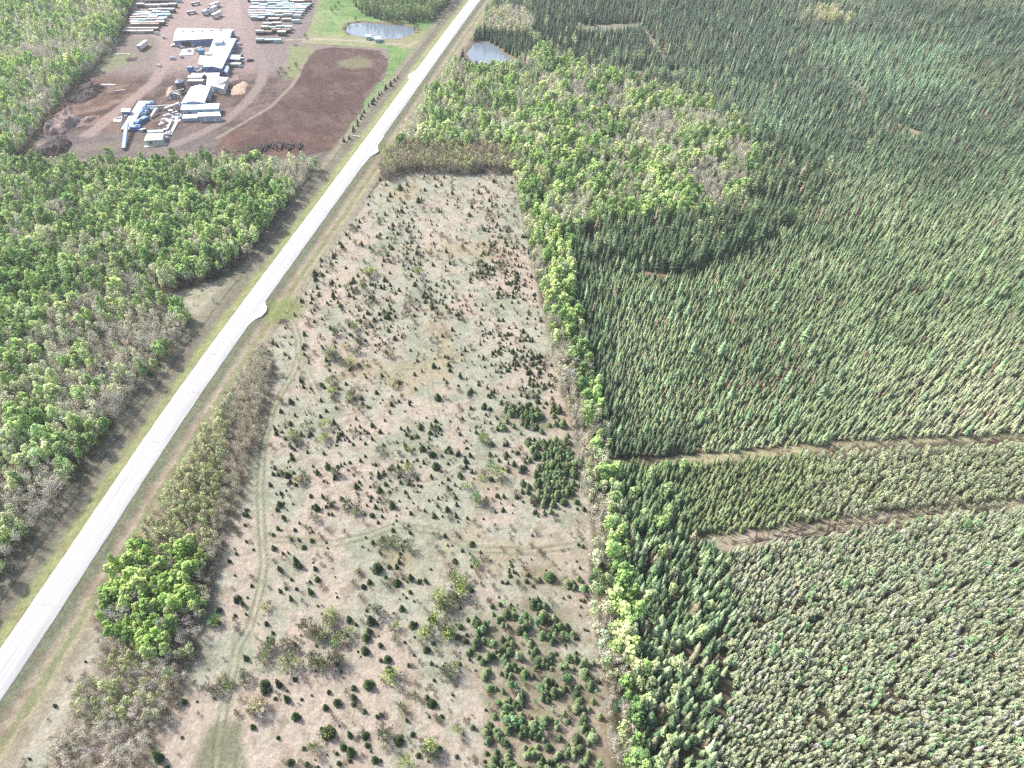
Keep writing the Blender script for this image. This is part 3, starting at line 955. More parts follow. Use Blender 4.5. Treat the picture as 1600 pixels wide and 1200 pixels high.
def grid_in(reg, sp, edge=0.0, wob=2.0, prob=None, seed=None):
    P = RP[reg] if isinstance(reg, str) else reg
    lo = np.maximum(P.min(0), [-520, 10]); hi = np.minimum(P.max(0), [560, 720])
    gx, gy = np.meshgrid(np.arange(lo[0], hi[0], sp), np.arange(lo[1], hi[1], sp))
    x = gx.ravel() + (rng.rand(gx.size) - .5) * sp * .95; y = gy.ravel() + (rng.rand(gx.size) - .5) * sp * .95
    px, py = project(x, y, 0 * x)
    m = (px > -110) & (px < 1710) & (py > -60) & (py < 1330)
    x, y, px, py = x[m], y[m], px[m], py[m]
    m = sdist(x, y, P, wob) > edge
    x, y, px, py = x[m], y[m], px[m], py[m]
    if prob is not None:
        m = rng.rand(x.size) < prob(x, y, px, py); x, y, px, py = x[m], y[m], px[m], py[m]
    return x, y, px, py


def keepout(x, y, px, py):
    m = np.abs(road_s(x, y)) > 16.5
    for k in ('pond', 'pond_e', 'glade', 'glade_w', 'cut', 'slash', 'deadcut'):
        m &= sdist(x, y, RP[k], .8) < (-1.2 if 'pond' in k else -.2)
    for Lc, wd, cc in CUTL:
        m &= segdist(x, y, Lc) > wd
    return m


def L_(c, k=1.02):
    a = lin(np.asarray(c, float)); g = a.mean(-1, keepdims=True)
    return (a * .80 + g * .20) * k


def pal(w, *cols):
    """blend a palette by a 0..1 value"""
    n = len(cols) - 1; t = np.clip(w, 0, .9999) * n; i = t.astype(int); f = (t - i)[:, None]
    c = L_(np.array(cols))
    return c[i] * (1 - f) + c[i + 1] * f


def blob(px, py, cx_, cy_, rx, ry):
    return np.exp(-(((px - cx_) / rx) ** 2 + ((py - cy_) / ry) ** 2))


def mixed_wood(reg, sp, green=.5, bare_f=None, hscale=1.0, conif=.03, seed=0, greens=None, edge=0.0, wob=2.0):
    x, y, px, py = grid_in(reg, sp, edge, wob)
    m = keepout(x, y, px, py); x, y, px, py = x[m], y[m], px[m], py[m]
    g = .5 + (fbm(x, y, 20, 100 + seed) - .5) * .85 + (vnoise(x, y, 6, 120 + seed) - .5) * .32 + (rng.rand(x.size) - .5) * .48
    g = g + (green - .5)
    if bare_f is not None: g = g - bare_f(x, y, px, py)
    c = rng.rand(x.size)
    kind = np.where(g > .56, 0, np.where(g > .43, 1, 2))
    kind = np.where(c < conif, 3, kind)
    h = hscale * (1 + .16 * rng.normal(size=x.size)).clip(.65, 1.4) * (.80 + .35 * fbm(x, y, 30, 150 + seed))
    tn = vnoise(x, y, 8.5, 200 + seed) * .62 + .38 * rng.rand(x.size)
    tn = sm(.12, .9, tn)
    k = kind == 0
    gr = greens or [(110, 150, 80), (142, 180, 92), (170, 202, 106), (198, 214, 148)]
    put('aspen', x[k], y[k], h[k], pal(tn[k], *gr))
    k = kind == 1
    put('bud', x[k], y[k], h[k], pal(tn[k], (160, 184, 124), (190, 208, 142), (208, 208, 172), (180, 202, 160)))
    k = kind == 2
    put('bare', x[k], y[k], h[k] * .92, pal(tn[k], (190, 184, 168), (208, 202, 184), (214, 210, 184)))
    k = kind == 3
    put('spruce', x[k], y[k], h[k] * .95, pal(tn[k], (62, 92, 72), (88, 120, 84)))


def west_bare(x, y, px, py):
    return .30 * blob(px, py, 190, 560, 90, 60) + .30 * blob(px, py, 50, 790, 80, 110) + .20 * blob(px, py, 110, 610, 60, 40) + .22 * blob(px, py, 110, 520, 60, 60) + .05 * blob(px, py, 20, 640, 60, 60) - .20 * blob(px, py, 90, 300, 200, 40) - .12 * blob(px, py, 200, 400, 120, 60) - .2 * blob(px, py, 410, 345, 40, 30) + .12 * blob(px, py, 60, 390, 60, 50) + .30 * blob(px, py, 470, 300, 30, 60) - .12 * blob(px, py, 60, 500, 60, 60)


mixed_wood('west_wood', 2.15, .58, west_bare, .74, .05, 1)
mixed_wood('north_wood', 2.3, .575, lambda x, y, px, py: .22 * blob(px, py, 70, 100, 60, 25) + .15 * blob(px, py, 10, 200, 60, 30), .80, .03, 2,
           [(112, 158, 84), (146, 190, 92), (176, 210, 102), (204, 216, 140)])
def east_bare(x, y, px, py):
    dF = -sdist(x, y, RP['field']); low = sm(300, 360, py)
    r = .14 * blob(px, py, 890, 160, 60, 30) + .14 * blob(px, py, 1040, 215, 70, 30) + .10 * sm(0, 1, (px - 1010) / 100) * blob(px, py, 1100, 260, 90, 60)
    r = r + .25 * blob(px, py, 895, 345, 30, 26) + .22 * blob(px, py, 650, 190, 24, 80) - .08 * blob(px, py, 860, 260, 60, 60)
    return r + low * np.where(dF < 4.5, .24, -.13)


mixed_wood('aspen_wood', 2.15, .515, east_bare, .76, .09, 3,
           [(112, 152, 84), (142, 182, 94), (172, 204, 108), (200, 212, 146)])
x, y, px, py = grid_in('aspen_wood', 3.0, 0, 1, lambda x, y, px, py: np.exp(-sdist(x, y, RP['aspen_wood']) / 9) * (px > 880) * .7 * (fbm(x, y, 9, 77) > .45))
m = keepout(x, y, px, py) & (sdist(x, y, RP['field']) < -8); put('spruce', x[m], y[m], 1.0, pal(rng.rand(m.sum()), (78, 104, 78), (116, 146, 104)))
# the wood's far rim: aspens thin out among the spruces
x, y, px, py = grid_in('spruce_n', 5.0, 0, 1, lambda x, y, px, py: np.exp(-sdist(x, y, RP['spruce_n']) / 12) * (py < 420) * (px < 1300) * .95)
m = keepout(x, y, px, py); put('bud', x[m], y[m], .85, pal(rng.rand(m.sum()), (160, 184, 122), (186, 200, 140)))
# columns of pale trunks and bushes along the field's east edge
x, y, px, py = grid_in('aspen_wood', 2.6, 0, 1, lambda x, y, px, py: ((py > 380) & (sdist(x, y, RP['aspen_wood']) < 5)) * .22)
put('bud', x, y, .62, L_((184, 188, 144)))
# hedge at the top of the field
x, y, px, py = grid_in('hedge', 2.0, -1, 1)
k = rng.rand(x.size) < .62
put('bare', x[k], y[k], .72, pal(rng.rand(k.sum()), (170, 160, 138), (188, 180, 148)))
put('bud', x[~k], y[~k], .66, pal(rng.rand((~k).sum()), (164, 170, 112), (188, 190, 130)))
# wood beside the long pond
x, y, px, py = grid_in('pond_wood', 2.8); k = rng.rand(x.size) < .55
put('bud', x[k], y[k], .9, pal(rng.rand(k.sum()), (122, 150, 96), (160, 184, 118))); put('spruce', x[~k], y[~k], .95, pal(rng.rand((~k).sum()), (74, 106, 76), (104, 132, 92)))
# the roadside thicket
x, y, px, py = grid_in('thicket', 1.8, 0, 3); m = np.abs(road_s(x, y)) > 16; x, y, px, py = x[m], y[m], px[m], py[m]
br = sdist(x, y, RP['bright_clump'], 2) > 0
tn = rng.rand(x.size); nz_ = fbm(x, y, 9, 301) * .7 + .3 * rng.rand(x.size)
k = br & (nz_ > .34)
put('aspen', x[k], y[k], .46 + .26 * rng.rand(k.sum()), pal(tn[k], (120, 164, 70), (156, 192, 84), (184, 206, 116)))
k = br & (nz_ <= .34); put('bare', x[k], y[k], .62, pal(tn[k], (190, 186, 176), (206, 200, 186)))
mid = (~br) & (py > 590) & (py < 870); k = mid & (nz_ > .45) & (px < 372 - (py - 600) * .12)
put('bud', x[k], y[k], .58, pal(tn[k], (162, 172, 112), (184, 192, 132), (158, 164, 122)))
k = (~br) & ~k & (py < 890); put('bare', x[k], y[k], .50, pal(tn[k], (186, 178, 156), (204, 198, 168)))
k = (~br) & (py >= 890) & (nz_ > .56) & (py < 1140); put('bud', x[k], y[k], .52, pal(tn[k], (158, 170, 112), (176, 186, 128)))
k = (~br) & (py >= 890) & ~((nz_ > .56) & (py < 1140)); put('bare', x[k], y[k], .50, pal(tn[k], (200, 194, 180), (212, 206, 186)))
# small scrub fringe along the thicket's east side and under the trees on the verge
for reg, sp_, sc_, p_f in (('thicket', 1.7, .8, .45), ('hedge', 1.6, .7, .5), ('west_wood', 2.2, .9, .5)):
    x, y, px, py = grid_in(reg, sp_, -2.0, 1, lambda x, y, px, py: p_f * (sdist(x, y, RP[reg]) < 2.5))
    m = np.abs(road_s(x, y)) > 14.5
    put('shrub', x[m], y[m], sc_, pal(rng.rand(m.sum()), (146, 134, 122), (158, 152, 124)))

# spruces of the north block: larger and darker far away, paler towards the south east
def dens(s0, f):
    return lambda x, y, px, py: (s0 / f(px, py)) ** 2


s0 = 1.62
x, y, px, py = grid_in('spruce_n', s0, -.5, 1.5, dens(s0, lambda px, py: np.interp(py, [-60, 100, 260, 420, 700], [2.7, 2.35, 2.0, 1.75, 1.62])))
m = keepout(x, y, px, py); x, y, px, py = x[m], y[m], px[m], py[m]
sz = np.interp(py, [-60, 100, 260, 420, 700], [.84, .78, .68, .55, .47])
edge = sm(0, 22, sdist(x, y, RP['spruce_n']))                                 # taller by the wood's edge
sz = sz * (1 + .45 * (1 - edge) * (py > 340) * (px < 1050)) * (.82 + .36 * fbm(x, y, 26, 401))
tall = (sdist(x, y, RP['tall_belt'], 3) > 0) & (rng.rand(x.size) < .55)
sz = np.where(tall, 1.12 + .25 * rng.rand(x.size), sz)
tn = .5 * fbm(x, y, 45, 411) + .3 * fbm(x, y, 9, 421) + .2 * rng.rand(x.size)
tn = sm(.25, .75, tn)
far = pal(tn, (88, 112, 92), (108, 132, 108), (134, 152, 124))
mid_ = pal(tn, (114, 136, 98), (138, 160, 114), (162, 178, 134))
se = pal(tn, (136, 146, 112), (160, 168, 132), (178, 184, 148))
a = sm(120, 420, py)[:, None]; T = far * (1 - a) + mid_ * a
b = (sm(0, 1, (px - 1250) / 300) * sm(480, 640, py))[:, None]; T = T * (1 - b) + se * b
b = (sm(.45, .6, fbm(x, y, 50, 431)) * sm(260, 60, py) * (px > 1330))[:, None] * .6; T = T * (1 - b) + L_((140, 150, 112)) * b
dk = np.maximum((1 - edge) * (py > 340) * (px < 1100), tall * .9)[:, None] * .8; T = T * (1 - dk) + L_((70, 96, 70)) * dk
dk = (blob(px, py, 900, 60, 130, 70) * .7)[:, None]; T = T * (1 - dk) + L_((76, 98, 78)) * dk
mint = (np.maximum.reduce([blob(px, py, 1330, 85, 60, 26), blob(px, py, 1450, 90, 60, 24), blob(px, py, 1430, 130, 90, 24), blob(px, py, 1220, 200, 60, 40) * .7]) > rng.rand(x.size) * .9 + .15)[:, None] * .8
T = T * (1 - mint) + L_((140, 178, 140)) * mint
dead = rng.rand(x.size) < .02 + .09 * (fbm(x, y, 12, 441) > .66)
sz = sz * (1 + .14 * rng.normal(size=sz.size)).clip(.6, 1.5)
T[dead] = L_((150, 134, 112))
dec = blob(px, py, 1290, 40, 40, 16) > .35
dec &= fbm(x, y, 14, 445) > .45
dec |= (sdist(x, y, RP['grey_grove'], 3) > 0)
k = dec & (rng.rand(x.size) < .6)
put('bud', x[k], y[k], .85, pal(rng.rand(k.sum()), (190, 200, 130), (204, 196, 170)))
put('spruce', x[~k], y[~k], sz[~k], T[~k])
# scattered taller, paler spruces standing out of the block
x, y, px, py = grid_in('spruce_n', 9, 0, 1, lambda x, y, px, py: .5 + 0 * x); m = keepout(x, y, px, py)
put('spruce', x[m], y[m], .95 + .25 * rng.rand(m.sum()), pal(rng.rand(m.sum()), (110, 140, 100), (150, 178, 130)))

x, y, px, py = grid_in('spruce_mid', 1.5, 0, 1.0); m = keepout(x, y, px, py); x, y, px, py = x[m], y[m], px[m], py[m]
w = sm(1150, 1400, px + (fbm(x, y, 14, 451) - .5) * 160)
lft = 1 - sm(1010, 1120, px)
tn = rng.rand(x.size) * .6 + .4 * fbm(x, y, 8, 461)
Ta = pal(tn, (100, 122, 82), (132, 150, 100), (156, 168, 118)); Tb = pal(tn, (140, 152, 116), (160, 170, 134), (174, 182, 148))
k = rng.rand(x.size) > w
dk = (lft * .45)[:, None]; T = Ta * (1 - dk) + L_((92, 128, 90)) * dk
put('spruce', x[k], y[k], (.47 + .34 * lft[k]) * (.85 + .3 * rng.rand(k.sum())), T[k])
k = ~k; put('pine', x[k], y[k], .62 + .2 * rng.rand(k.sum()), Tb[k])
k = (lft > .5) & (rng.rand(x.size) < .10)
put('aspen', x[k], y[k], .62, pal(rng.rand(k.sum()), (150, 184, 104), (170, 196, 124)))

x, y, px, py = grid_in('pine_s', 1.08, -1, 2, lambda x, y, px, py: .62 + .38 * sm(.36, .5, fbm(x, y, 7, 471))); m = keepout(x, y, px, py); x, y, px, py = x[m], y[m], px[m], py[m]
tn = rng.rand(x.size) * .6 + .4 * fbm(x, y, 12, 481)
T = pal(tn, (132, 142, 110), (154, 164, 130), (174, 182, 150), (160, 178, 132))
k = rng.rand(x.size) < .05; T[k] = L_((128, 168, 120))
k = rng.rand(x.size) < .05; T[k] = L_((176, 176, 170))
k = rng.rand(x.size) < (.38 + .35 * sm(1300, 1140, px))
put('spruce', x[k], y[k], .42 + .18 * rng.rand(k.sum()), T[k] * .85)
put('pine', x[~k], y[~k], .44 + .36 * rng.rand((~k).sum()), T[~k])
x, y, px, py = grid_in('pine_s', 11, 0, 1, lambda x, y, px, py: .45 + 0 * x)
put('pine', x, y, .9 + .3 * rng.rand(x.size), pal(rng.rand(x.size), (128, 164, 112), (156, 190, 136)))

x, y, px, py = grid_in('spruce_sw', 1.85, -.5, 1.0); m = keepout(x, y, px, py); x, y, px, py = x[m], y[m], px[m], py[m]
tn = sm(.15, .85, rng.rand(x.size) * .55 + .45 * fbm(x, y, 10, 491)); k = rng.rand(x.size) < .88
T = pal(tn, (84, 108, 76), (110, 138, 98), (142, 166, 120), (168, 188, 142)); u = rng.rand(x.size) < .08; T[u] = L_((150, 142, 116))
put('spruce', x[k], y[k], ((.60 + .46 * rng.rand(x.size)) * np.interp(px, [960, 1150], [1.05, .8]))[k], T[k])
x, y, px, py = grid_in('spruce_sw', 7, 0, 1, lambda x, y, px, py: .5 + 0 * x)
put('aspen', x, y, .66, pal(rng.rand(x.size), (150, 176, 104), (176, 196, 130), (168, 172, 130)))

# ------------------------------------------------------------------ the field's young trees
dens_pts = []
def field_ok(x, y):
    px, py = project(x, y, 0 * x)
    m = (sdist(x, y, RP['field'], 1.5, 6) > 1.5) & (sdist(x, y, RP['thicket'], 2) < -3) & (np.abs(road_s(x, y)) > 18)
    m &= sdist(x, y, RP['plowed']) < -1
    for Lt, w in TRK[:3]:
        m &= segdist(x, y, Lt) > 1.8
    return m & (px > -40) & (py < 1280), px, py


# single young trees read off the photograph (pixels at the foot, relative size)
SEED = [(594, 282, 1.1), (609, 282, .9), (645, 272, 1), (663, 276, 1.1), (679, 280, 1.2), (685, 266, .7), (694, 278, 1), (636, 290, 1.1), (625, 296, 1.4), (603, 290, 1.0), (610, 307, 1.2), (690, 290, 1), (681, 292, .9), (755, 270, 1), (707, 303, .9), (664, 298, .8), (654, 316, 1.4), (628, 332, 1.5), (606, 314, 1.1), (595, 306, .7), (577, 308, .8), (644, 344, .9), (639, 354, .8), (614, 353, 1.1), (562, 348, .9), (560, 356, .8), (594, 367, .7), (535, 387, 1.6), (566, 384, 1.1), (578, 388, .9), (521, 403, 1.1), (502, 408, 1), (492, 430, 1.3), (493, 438, 1.3), (520, 442, 1), (553, 440, 1.2), (496, 451, .9), (521, 464, 1.4), (546, 463, 1.3), (487, 474, .8), (607, 498, 1.6), (600, 488, 1.1), (585, 502, 1.1), (628, 528, 1), (476, 524, 1.1), (474, 546, 1), (433, 541, .8), (471, 597, 1.2), (486, 608, .7), (502, 627, 1.1), (501, 652, 1), (455, 630, 1.2), (439, 644, 1), (430, 672, 1.1), (432, 679, 1), (396, 652, 1), (522, 662, 1.1), (530, 671, .8), (529, 686, 1.3), (571, 694, .9), (582, 687, 1), (582, 666, 1.1), (594, 676, 1.1), (612, 633, 1), (640, 633, 1), (678, 574, 1.4), (648, 586, 1.1), (703, 580, 1.1), (719, 590, 1.1), (684, 624, 1.4), (756, 638, 1.5), (771, 620, 1), (729, 592, .7), (733, 616, .9), (675, 669, 1.4), (657, 671, 1), (681, 659, .8), (704, 707, 1.1), (717, 710, 1), (735, 713, 1.1), (728, 722, 1), (680, 732, 1.7), (676, 712, 1.4), (635, 680, .9), (636, 702, 1.2), (660, 703, 1.1), (571, 714, .8), (612, 733, 1.1), (623, 732, 1.1), (592, 744, 1.2), (557, 762, 1.2), (594, 768, 1.5), (613, 792, 1.4), (587, 794, 1), (642, 803, .8), (679, 808, 1.2), (713, 808, 1), (699, 798, 1), (719, 744, 1.2), (714, 790, 1), (652, 749, .9), (450, 744, 1.1), (496, 740, 1.2), (440, 772, 1), (438, 790, 1.1), (495, 796, 1.3), (513, 732, 1.4), (457, 718, .9), (370, 940, 1.1), (380, 945, .9), (343, 955, 1.1), (368, 963, .8), (343, 974, 1), (438, 891, 1.3), (464, 882, 1.5), (470, 886, 1.2), (493, 890, 1), (485, 911, 1), (486, 927, 1.6), (455, 937, .9), (475, 856, .9), (447, 920, .7), (590, 890, 1.4), (608, 887, 1), (620, 887, 1), (578, 911, 1.1), (624, 880, .9), (642, 905, 1.3), (711, 878, 1), (621, 912, 1.1), (655, 910, 1), (628, 952, 1.1), (645, 978, 1), (580, 972, 1.5), (546, 970, 1.3), (577, 988, 1.3), (573, 997, 1.1), (606, 1031, 1.4), (570, 1018, 1.4), (608, 1050, 1.5), (577, 1072, 1.6), (554, 1092, 1.4), (528, 1099, 1.2), (509, 1107, 1.2), (449, 1094, 1.3), (437, 1072, 1.5), (414, 1072, 1.3), (413, 1081, 1.2), (463, 1122, 1.5), (513, 1146, 1.7), (547, 1150, 1.3), (549, 1176, 1.6), (537, 1168, 1.2), (571, 1150, 1.2), (624, 1158, 1.2), (675, 1100, 1.3), (667, 1016, 1.2), (636, 1126, .8), (250, 1185, 1.7), (427, 990, .9), (421, 1000, .9), (586, 1188, 1.1), (480, 1195, .9), (461, 1062, .9), (693, 1045, .9), (690, 1120, .8)]
sx = G([s_[0] for s_ in SEED], [s_[1] for s_ in SEED])
put('seedling', sx[:, 0], sx[:, 1], np.array([s_[2] for s_ in SEED]) * 1.12, L_((62, 84, 48)), .12)
# clumps of shrubs read off the photograph
SHR = [(575, 432, 2.2, 0), (568, 452, 1.9, 1), (583, 428, 1.8, 0), (600, 392, 1.5, 1), (612, 378, 1.3, 2), (582, 396, 1.2, 1), (655, 428, 1.2, 1), (665, 452, 1.3, 2), (525, 522, 1.7, 2), (553, 516, 1.6, 1), (545, 508, 1.4, 2), (565, 536, 1.5, 2), (516, 556, 2.2, 1), (525, 562, 2.0, 2), (535, 568, 1.5, 2), (550, 570, 1.7, 0), (515, 600, 1.6, 0), (519, 616, 1.6, 0), (560, 552, 1.4, 2), (610, 560, 1.2, 1), (620, 602, 1.2, 2), (555, 616, 1.6, 2), (548, 622, 1.5, 1), (508, 668, 1.6, 0), (507, 690, 1.7, 0), (480, 668, 1.5, 1), (459, 684, 1.6, 0), (465, 694, 1.6, 2), (555, 676, 1.3, 1), (594, 708, 1.4, 2), (640, 706, 1.2, 0), (638, 738, 1.7, 0), (612, 740, 1.4, 2), (628, 744, 1.4, 2), (526, 742, 1.5, 2), (477, 742, 1.4, 1), (466, 755, 2.0, 3), (562, 798, 1.6, 2), (543, 790, 1.6, 2), (600, 780, 1.5, 3), (700, 770, 1.0, 2), (515, 788, 1.6, 2), (490, 812, 1.6, 2), (618, 850, 1.8, 1), (640, 858, 2.0, 2), (600, 848, 1.7, 2), (512, 975, 2.0, 1), (520, 962, 1.8, 0), (482, 985, 2.1, 2), (497, 990, 2.2, 2), (510, 998, 2.0, 1), (530, 1000, 1.7, 1), (543, 994, 1.6, 1), (430, 1010, 2.0, 1), (415, 1018, 2.1, 2), (410, 1035, 1.9, 1), (455, 1040, 2.2, 1), (490, 1035, 2.0, 2), (505, 1042, 2.0, 1), (525, 1040, 2.1, 2), (535, 1035, 1.8, 2), (450, 1010, 1.6, 2), (688, 940, 2.2, 0), (695, 952, 2.3, 1), (680, 975, 2.4, 0), (697, 988, 2.4, 1), (672, 990, 2.2, 1), (712, 905, 2.2, 0), (720, 915, 2.2, 0), (722, 930, 2.0, 0), (710, 935, 1.6, 2), (590, 960, 1.9, 2), (614, 984, 1.8, 1), (610, 1060, 1.9, 0), (696, 1055, 2.0, 2), (706, 1048, 1.8, 1), (630, 1110, 1.6, 1), (604, 1160, 1.9, 2), (600, 1145, 1.8, 2), (513, 1150, 1.8, 0), (495, 1170, 1.4, 1), (405, 1110, 1.8, 3), (400, 1118, 1.6, 2), (344, 1080, 1.6, 2), (356, 1065, 1.5, 1), (326, 1080, 1.5, 2), (383, 1062, 1.5, 2), (416, 952, 1.3, 0), (675, 1170, 2.0, 0), (672, 1182, 1.9, 2), (640, 1195, 1.8, 0), (716, 1145, 1.6, 0), (334, 975, 1.7, 4), (742, 880, 1.5, 4), (755, 690, 1.5, 0), (777, 745, 1.8, 0), (757, 745, 1.7, 1), (743, 783, 1.8, 4), (760, 790, 1.6, 2), (752, 690, 1.3, 4), (766, 728, 1.4, 4), (730, 762, 1.3, 0), (438, 628, 1.5, 3), (497, 606, 1.0, 2), (545, 450, 1.2, 1), (640, 492, 1.3, 2), (660, 560, 1.0, 3), (540, 545, 1.3, 3), (610, 470, 1.2, 2)]
SHC = [(160, 184, 84), (132, 146, 92), (124, 126, 104), (190, 182, 124), (104, 156, 96)]
for ci in range(5):
    S_ = [s_ for s_ in SHR if s_[3] == ci]
    q = G([s_[0] for s_ in S_], [s_[1] for s_ in S_])
    put('shrub', q[:, 0], q[:, 1], np.array([s_[2] for s_ in S_]) * .82, L_(SHC[ci]), .08)
    n2 = len(q)                                                                # a smaller companion beside each
    a_ = rng.rand(n2) * 6.28; put('shrub', q[:, 0] + np.cos(a_) * 1.5, q[:, 1] + np.sin(a_) * 1.5, np.array([s_[2] for s_ in S_]) * .55, L_(SHC[(ci + 2) % 3]), .1)

# the rest of the young spruces, by how thickly they stand
x = rng.uniform(-150, 60, 60000); y = rng.uniform(20, 330, 60000)
m, px, py = field_ok(x, y); x, y, px, py = x[m], y[m], px[m], py[m]
n1_ = fbm(x, y, 11, 501)
d_ = .040 + .06 * sm(.5, .62, n1_)
d_ += .16 * sm(.42, .6, n1_) * np.maximum.reduce([blob(px, py, 620, 470, 150, 50), blob(px, py, 780, 450, 60, 130), blob(px, py, 560, 720, 120, 70) * .6, blob(px, py, 720, 720, 60, 60) * .6])
d_ += .26 * blob(px, py, 820, 560, 44, 140) * sm(.4, .55, n1_)
dd_ = np.zeros_like(d_)
for kk, vv in (('green_patch', .95), ('green_patch2', .8), ('thick_a', .36), ('thick_b', .36)):
    dd_ = np.maximum(dd_, vv * sm(-7, 6, sdist(x, y, RP[kk], 7, 11)))
d_ = d_ * .8 + dd_ * sm(.36, .56, fbm(x, y, 6, 505))
d_ *= (.22 + .78 * sm(300, 440, py + (n1_ - .5) * 160))
area = 210 * 310 / 60000.
k = rng.rand(x.size) < d_ * area
x, y, px, py, dd_ = x[k], y[k], px[k], py[k], dd_[k]
big = dd_ > .2
s_ = np.where(big, .9 + .9 * rng.rand(x.size), .42 + .68 * rng.rand(x.size) ** 1.4)
T = np.where(big[:, None], pal(rng.rand(x.size), (72, 92, 58), (100, 122, 78), (132, 150, 100)), pal(rng.rand(x.size), (60, 80, 46), (92, 104, 66)))
put('seedling', x, y, s_, T)
br_ = rng.rand(x.size) < .10
put('shrub', x[br_] + 1.2, y[br_], .35, L_((150, 110, 86)))
# young pines and little aspens among the thick parts
for kk, n_, kd in (('thick_a', 3.4, 'pine'), ('green_patch', 3.0, 'pine'), ('thick_a', 6.5, 'aspen'), ('thick_b', 4.0, 'pine')):
    x, y, px, py = grid_in(kk, n_, 1, 3, lambda x, y, px, py: .6 * (fbm(x, y, 8, 511) > .42))
    put(kd, x, y, .62 if kd == 'pine' else .40, pal(rng.rand(x.size), (98, 142, 92), (132, 176, 122)))
# low dead-looking brush over the field
x = rng.uniform(-150, 60, 14000); y = rng.uniform(20, 330, 14000)
m, px, py = field_ok(x, y); x, y, px, py = x[m], y[m], px[m], py[m]
k = rng.rand(x.size) < .15 + .60 * sm(.5, .65, fbm(x, y, 10, 521)) * np.maximum(.35, np.maximum(blob(px, py, 600, 480, 170, 90), blob(px, py, 790, 520, 60, 150)))
x, y = x[k], y[k]
put('shrub', x, y, .28 + .60 * rng.rand(x.size) ** 1.5, pal(rng.rand(x.size), (140, 118, 102), (132, 126, 98), (140, 146, 104)))
# scrub in the slash strips and at forest edges
for reg, sp_, pp in (('slash', 1.9, .55), ('cut', 2.2, .45), ('glade', 5, .5), ('glade_w', 5, .4)):
    x, y, px, py = grid_in(reg, sp_, .3, 1, lambda x, y, px, py: pp + 0 * x)
    put('shrub', x, y, .35 + .3 * rng.rand(x.size), pal(rng.rand(x.size), (170, 160, 130), (186, 184, 144)))
# bushes at the pond banks and on the yard's edge
for pts_, s_, c_ in (([(652, 46), (648, 50), (545, 40), (540, 50), (556, 33), (530, 8), (525, 14), (520, 20), (478, 60)], 1.3, (110, 140, 84)),
                     ([(352, 236), (360, 240), (330, 238), (370, 236), (382, 240), (340, 246), (390, 232), (318, 240)], 1.2, (150, 150, 122)),
                     ([(448, 120), (440, 112), (452, 110), (436, 118), (464, 108)], 1.2, (132, 156, 100)),
                     ([(170, 68), (166, 76), (178, 76), (160, 84), (172, 84), (184, 70)], 1.6, (170, 190, 160))):
    q = G([p[0] for p in pts_], [p[1] for p in pts_]); put('shrub', q[:, 0], q[:, 1], s_, L_(c_))
x, y, px, py = grid_in('pond_rim', 2.6, 0, 1); m = keepout(x, y, px, py)
put('spruce', x[m], y[m], .95, pal(rng.rand(m.sum()), (72, 96, 74), (104, 126, 94)))
x, y, px, py = grid_in('grey_grove', 4.2, 0, 1); put('bare', x, y, .95, L_((196, 190, 178)))
x, y, px, py = grid_in('slash', 1.5, -.3, 1, lambda x, y, px, py: np.interp(px, [1100, 1300, 1450, 1600], [.05, .14, .32, .5]))
put('pine', x, y, .38 + .22 * rng.rand(x.size), pal(rng.rand(x.size), (140, 150, 116), (172, 180, 146)))
x, y, px, py = grid_in('cut', 1.5, -.5, 1, lambda x, y, px, py: np.interp(px, [1030, 1200, 1450, 1600], [.08, .15, .35, .5]))
put('pine', x, y, .30 + .2 * rng.rand(x.size), pal(rng.rand(x.size), (140, 150, 110), (172, 180, 140)))
# spruces at the small pond
q = G([722, 726, 744, 758, 775, 790, 800, 806, 812, 730, 820], [92, 102, 60, 60, 62, 68, 76, 84, 100, 112, 104])
put('spruce', q[:, 0], q[:, 1], [1.0, .8, 1.1, 1.3, 1.2, 1.2, 1.1, 1.2, 1.2, .8, 1.1], L_((58, 80, 62)))
# a row of small dark spruces beside the road
q = resample(poly([(622, 122), (600, 143), (580, 164), (562, 187), (548, 212), (540, 222)]), 4.0)
q = q[rng.rand(len(q)) < .85]
put('seedling', q[:, 0] + rng.normal(size=len(q)) * .5, q[:, 1] + rng.normal(size=len(q)) * .5, 1.25, L_((84, 82, 68)))

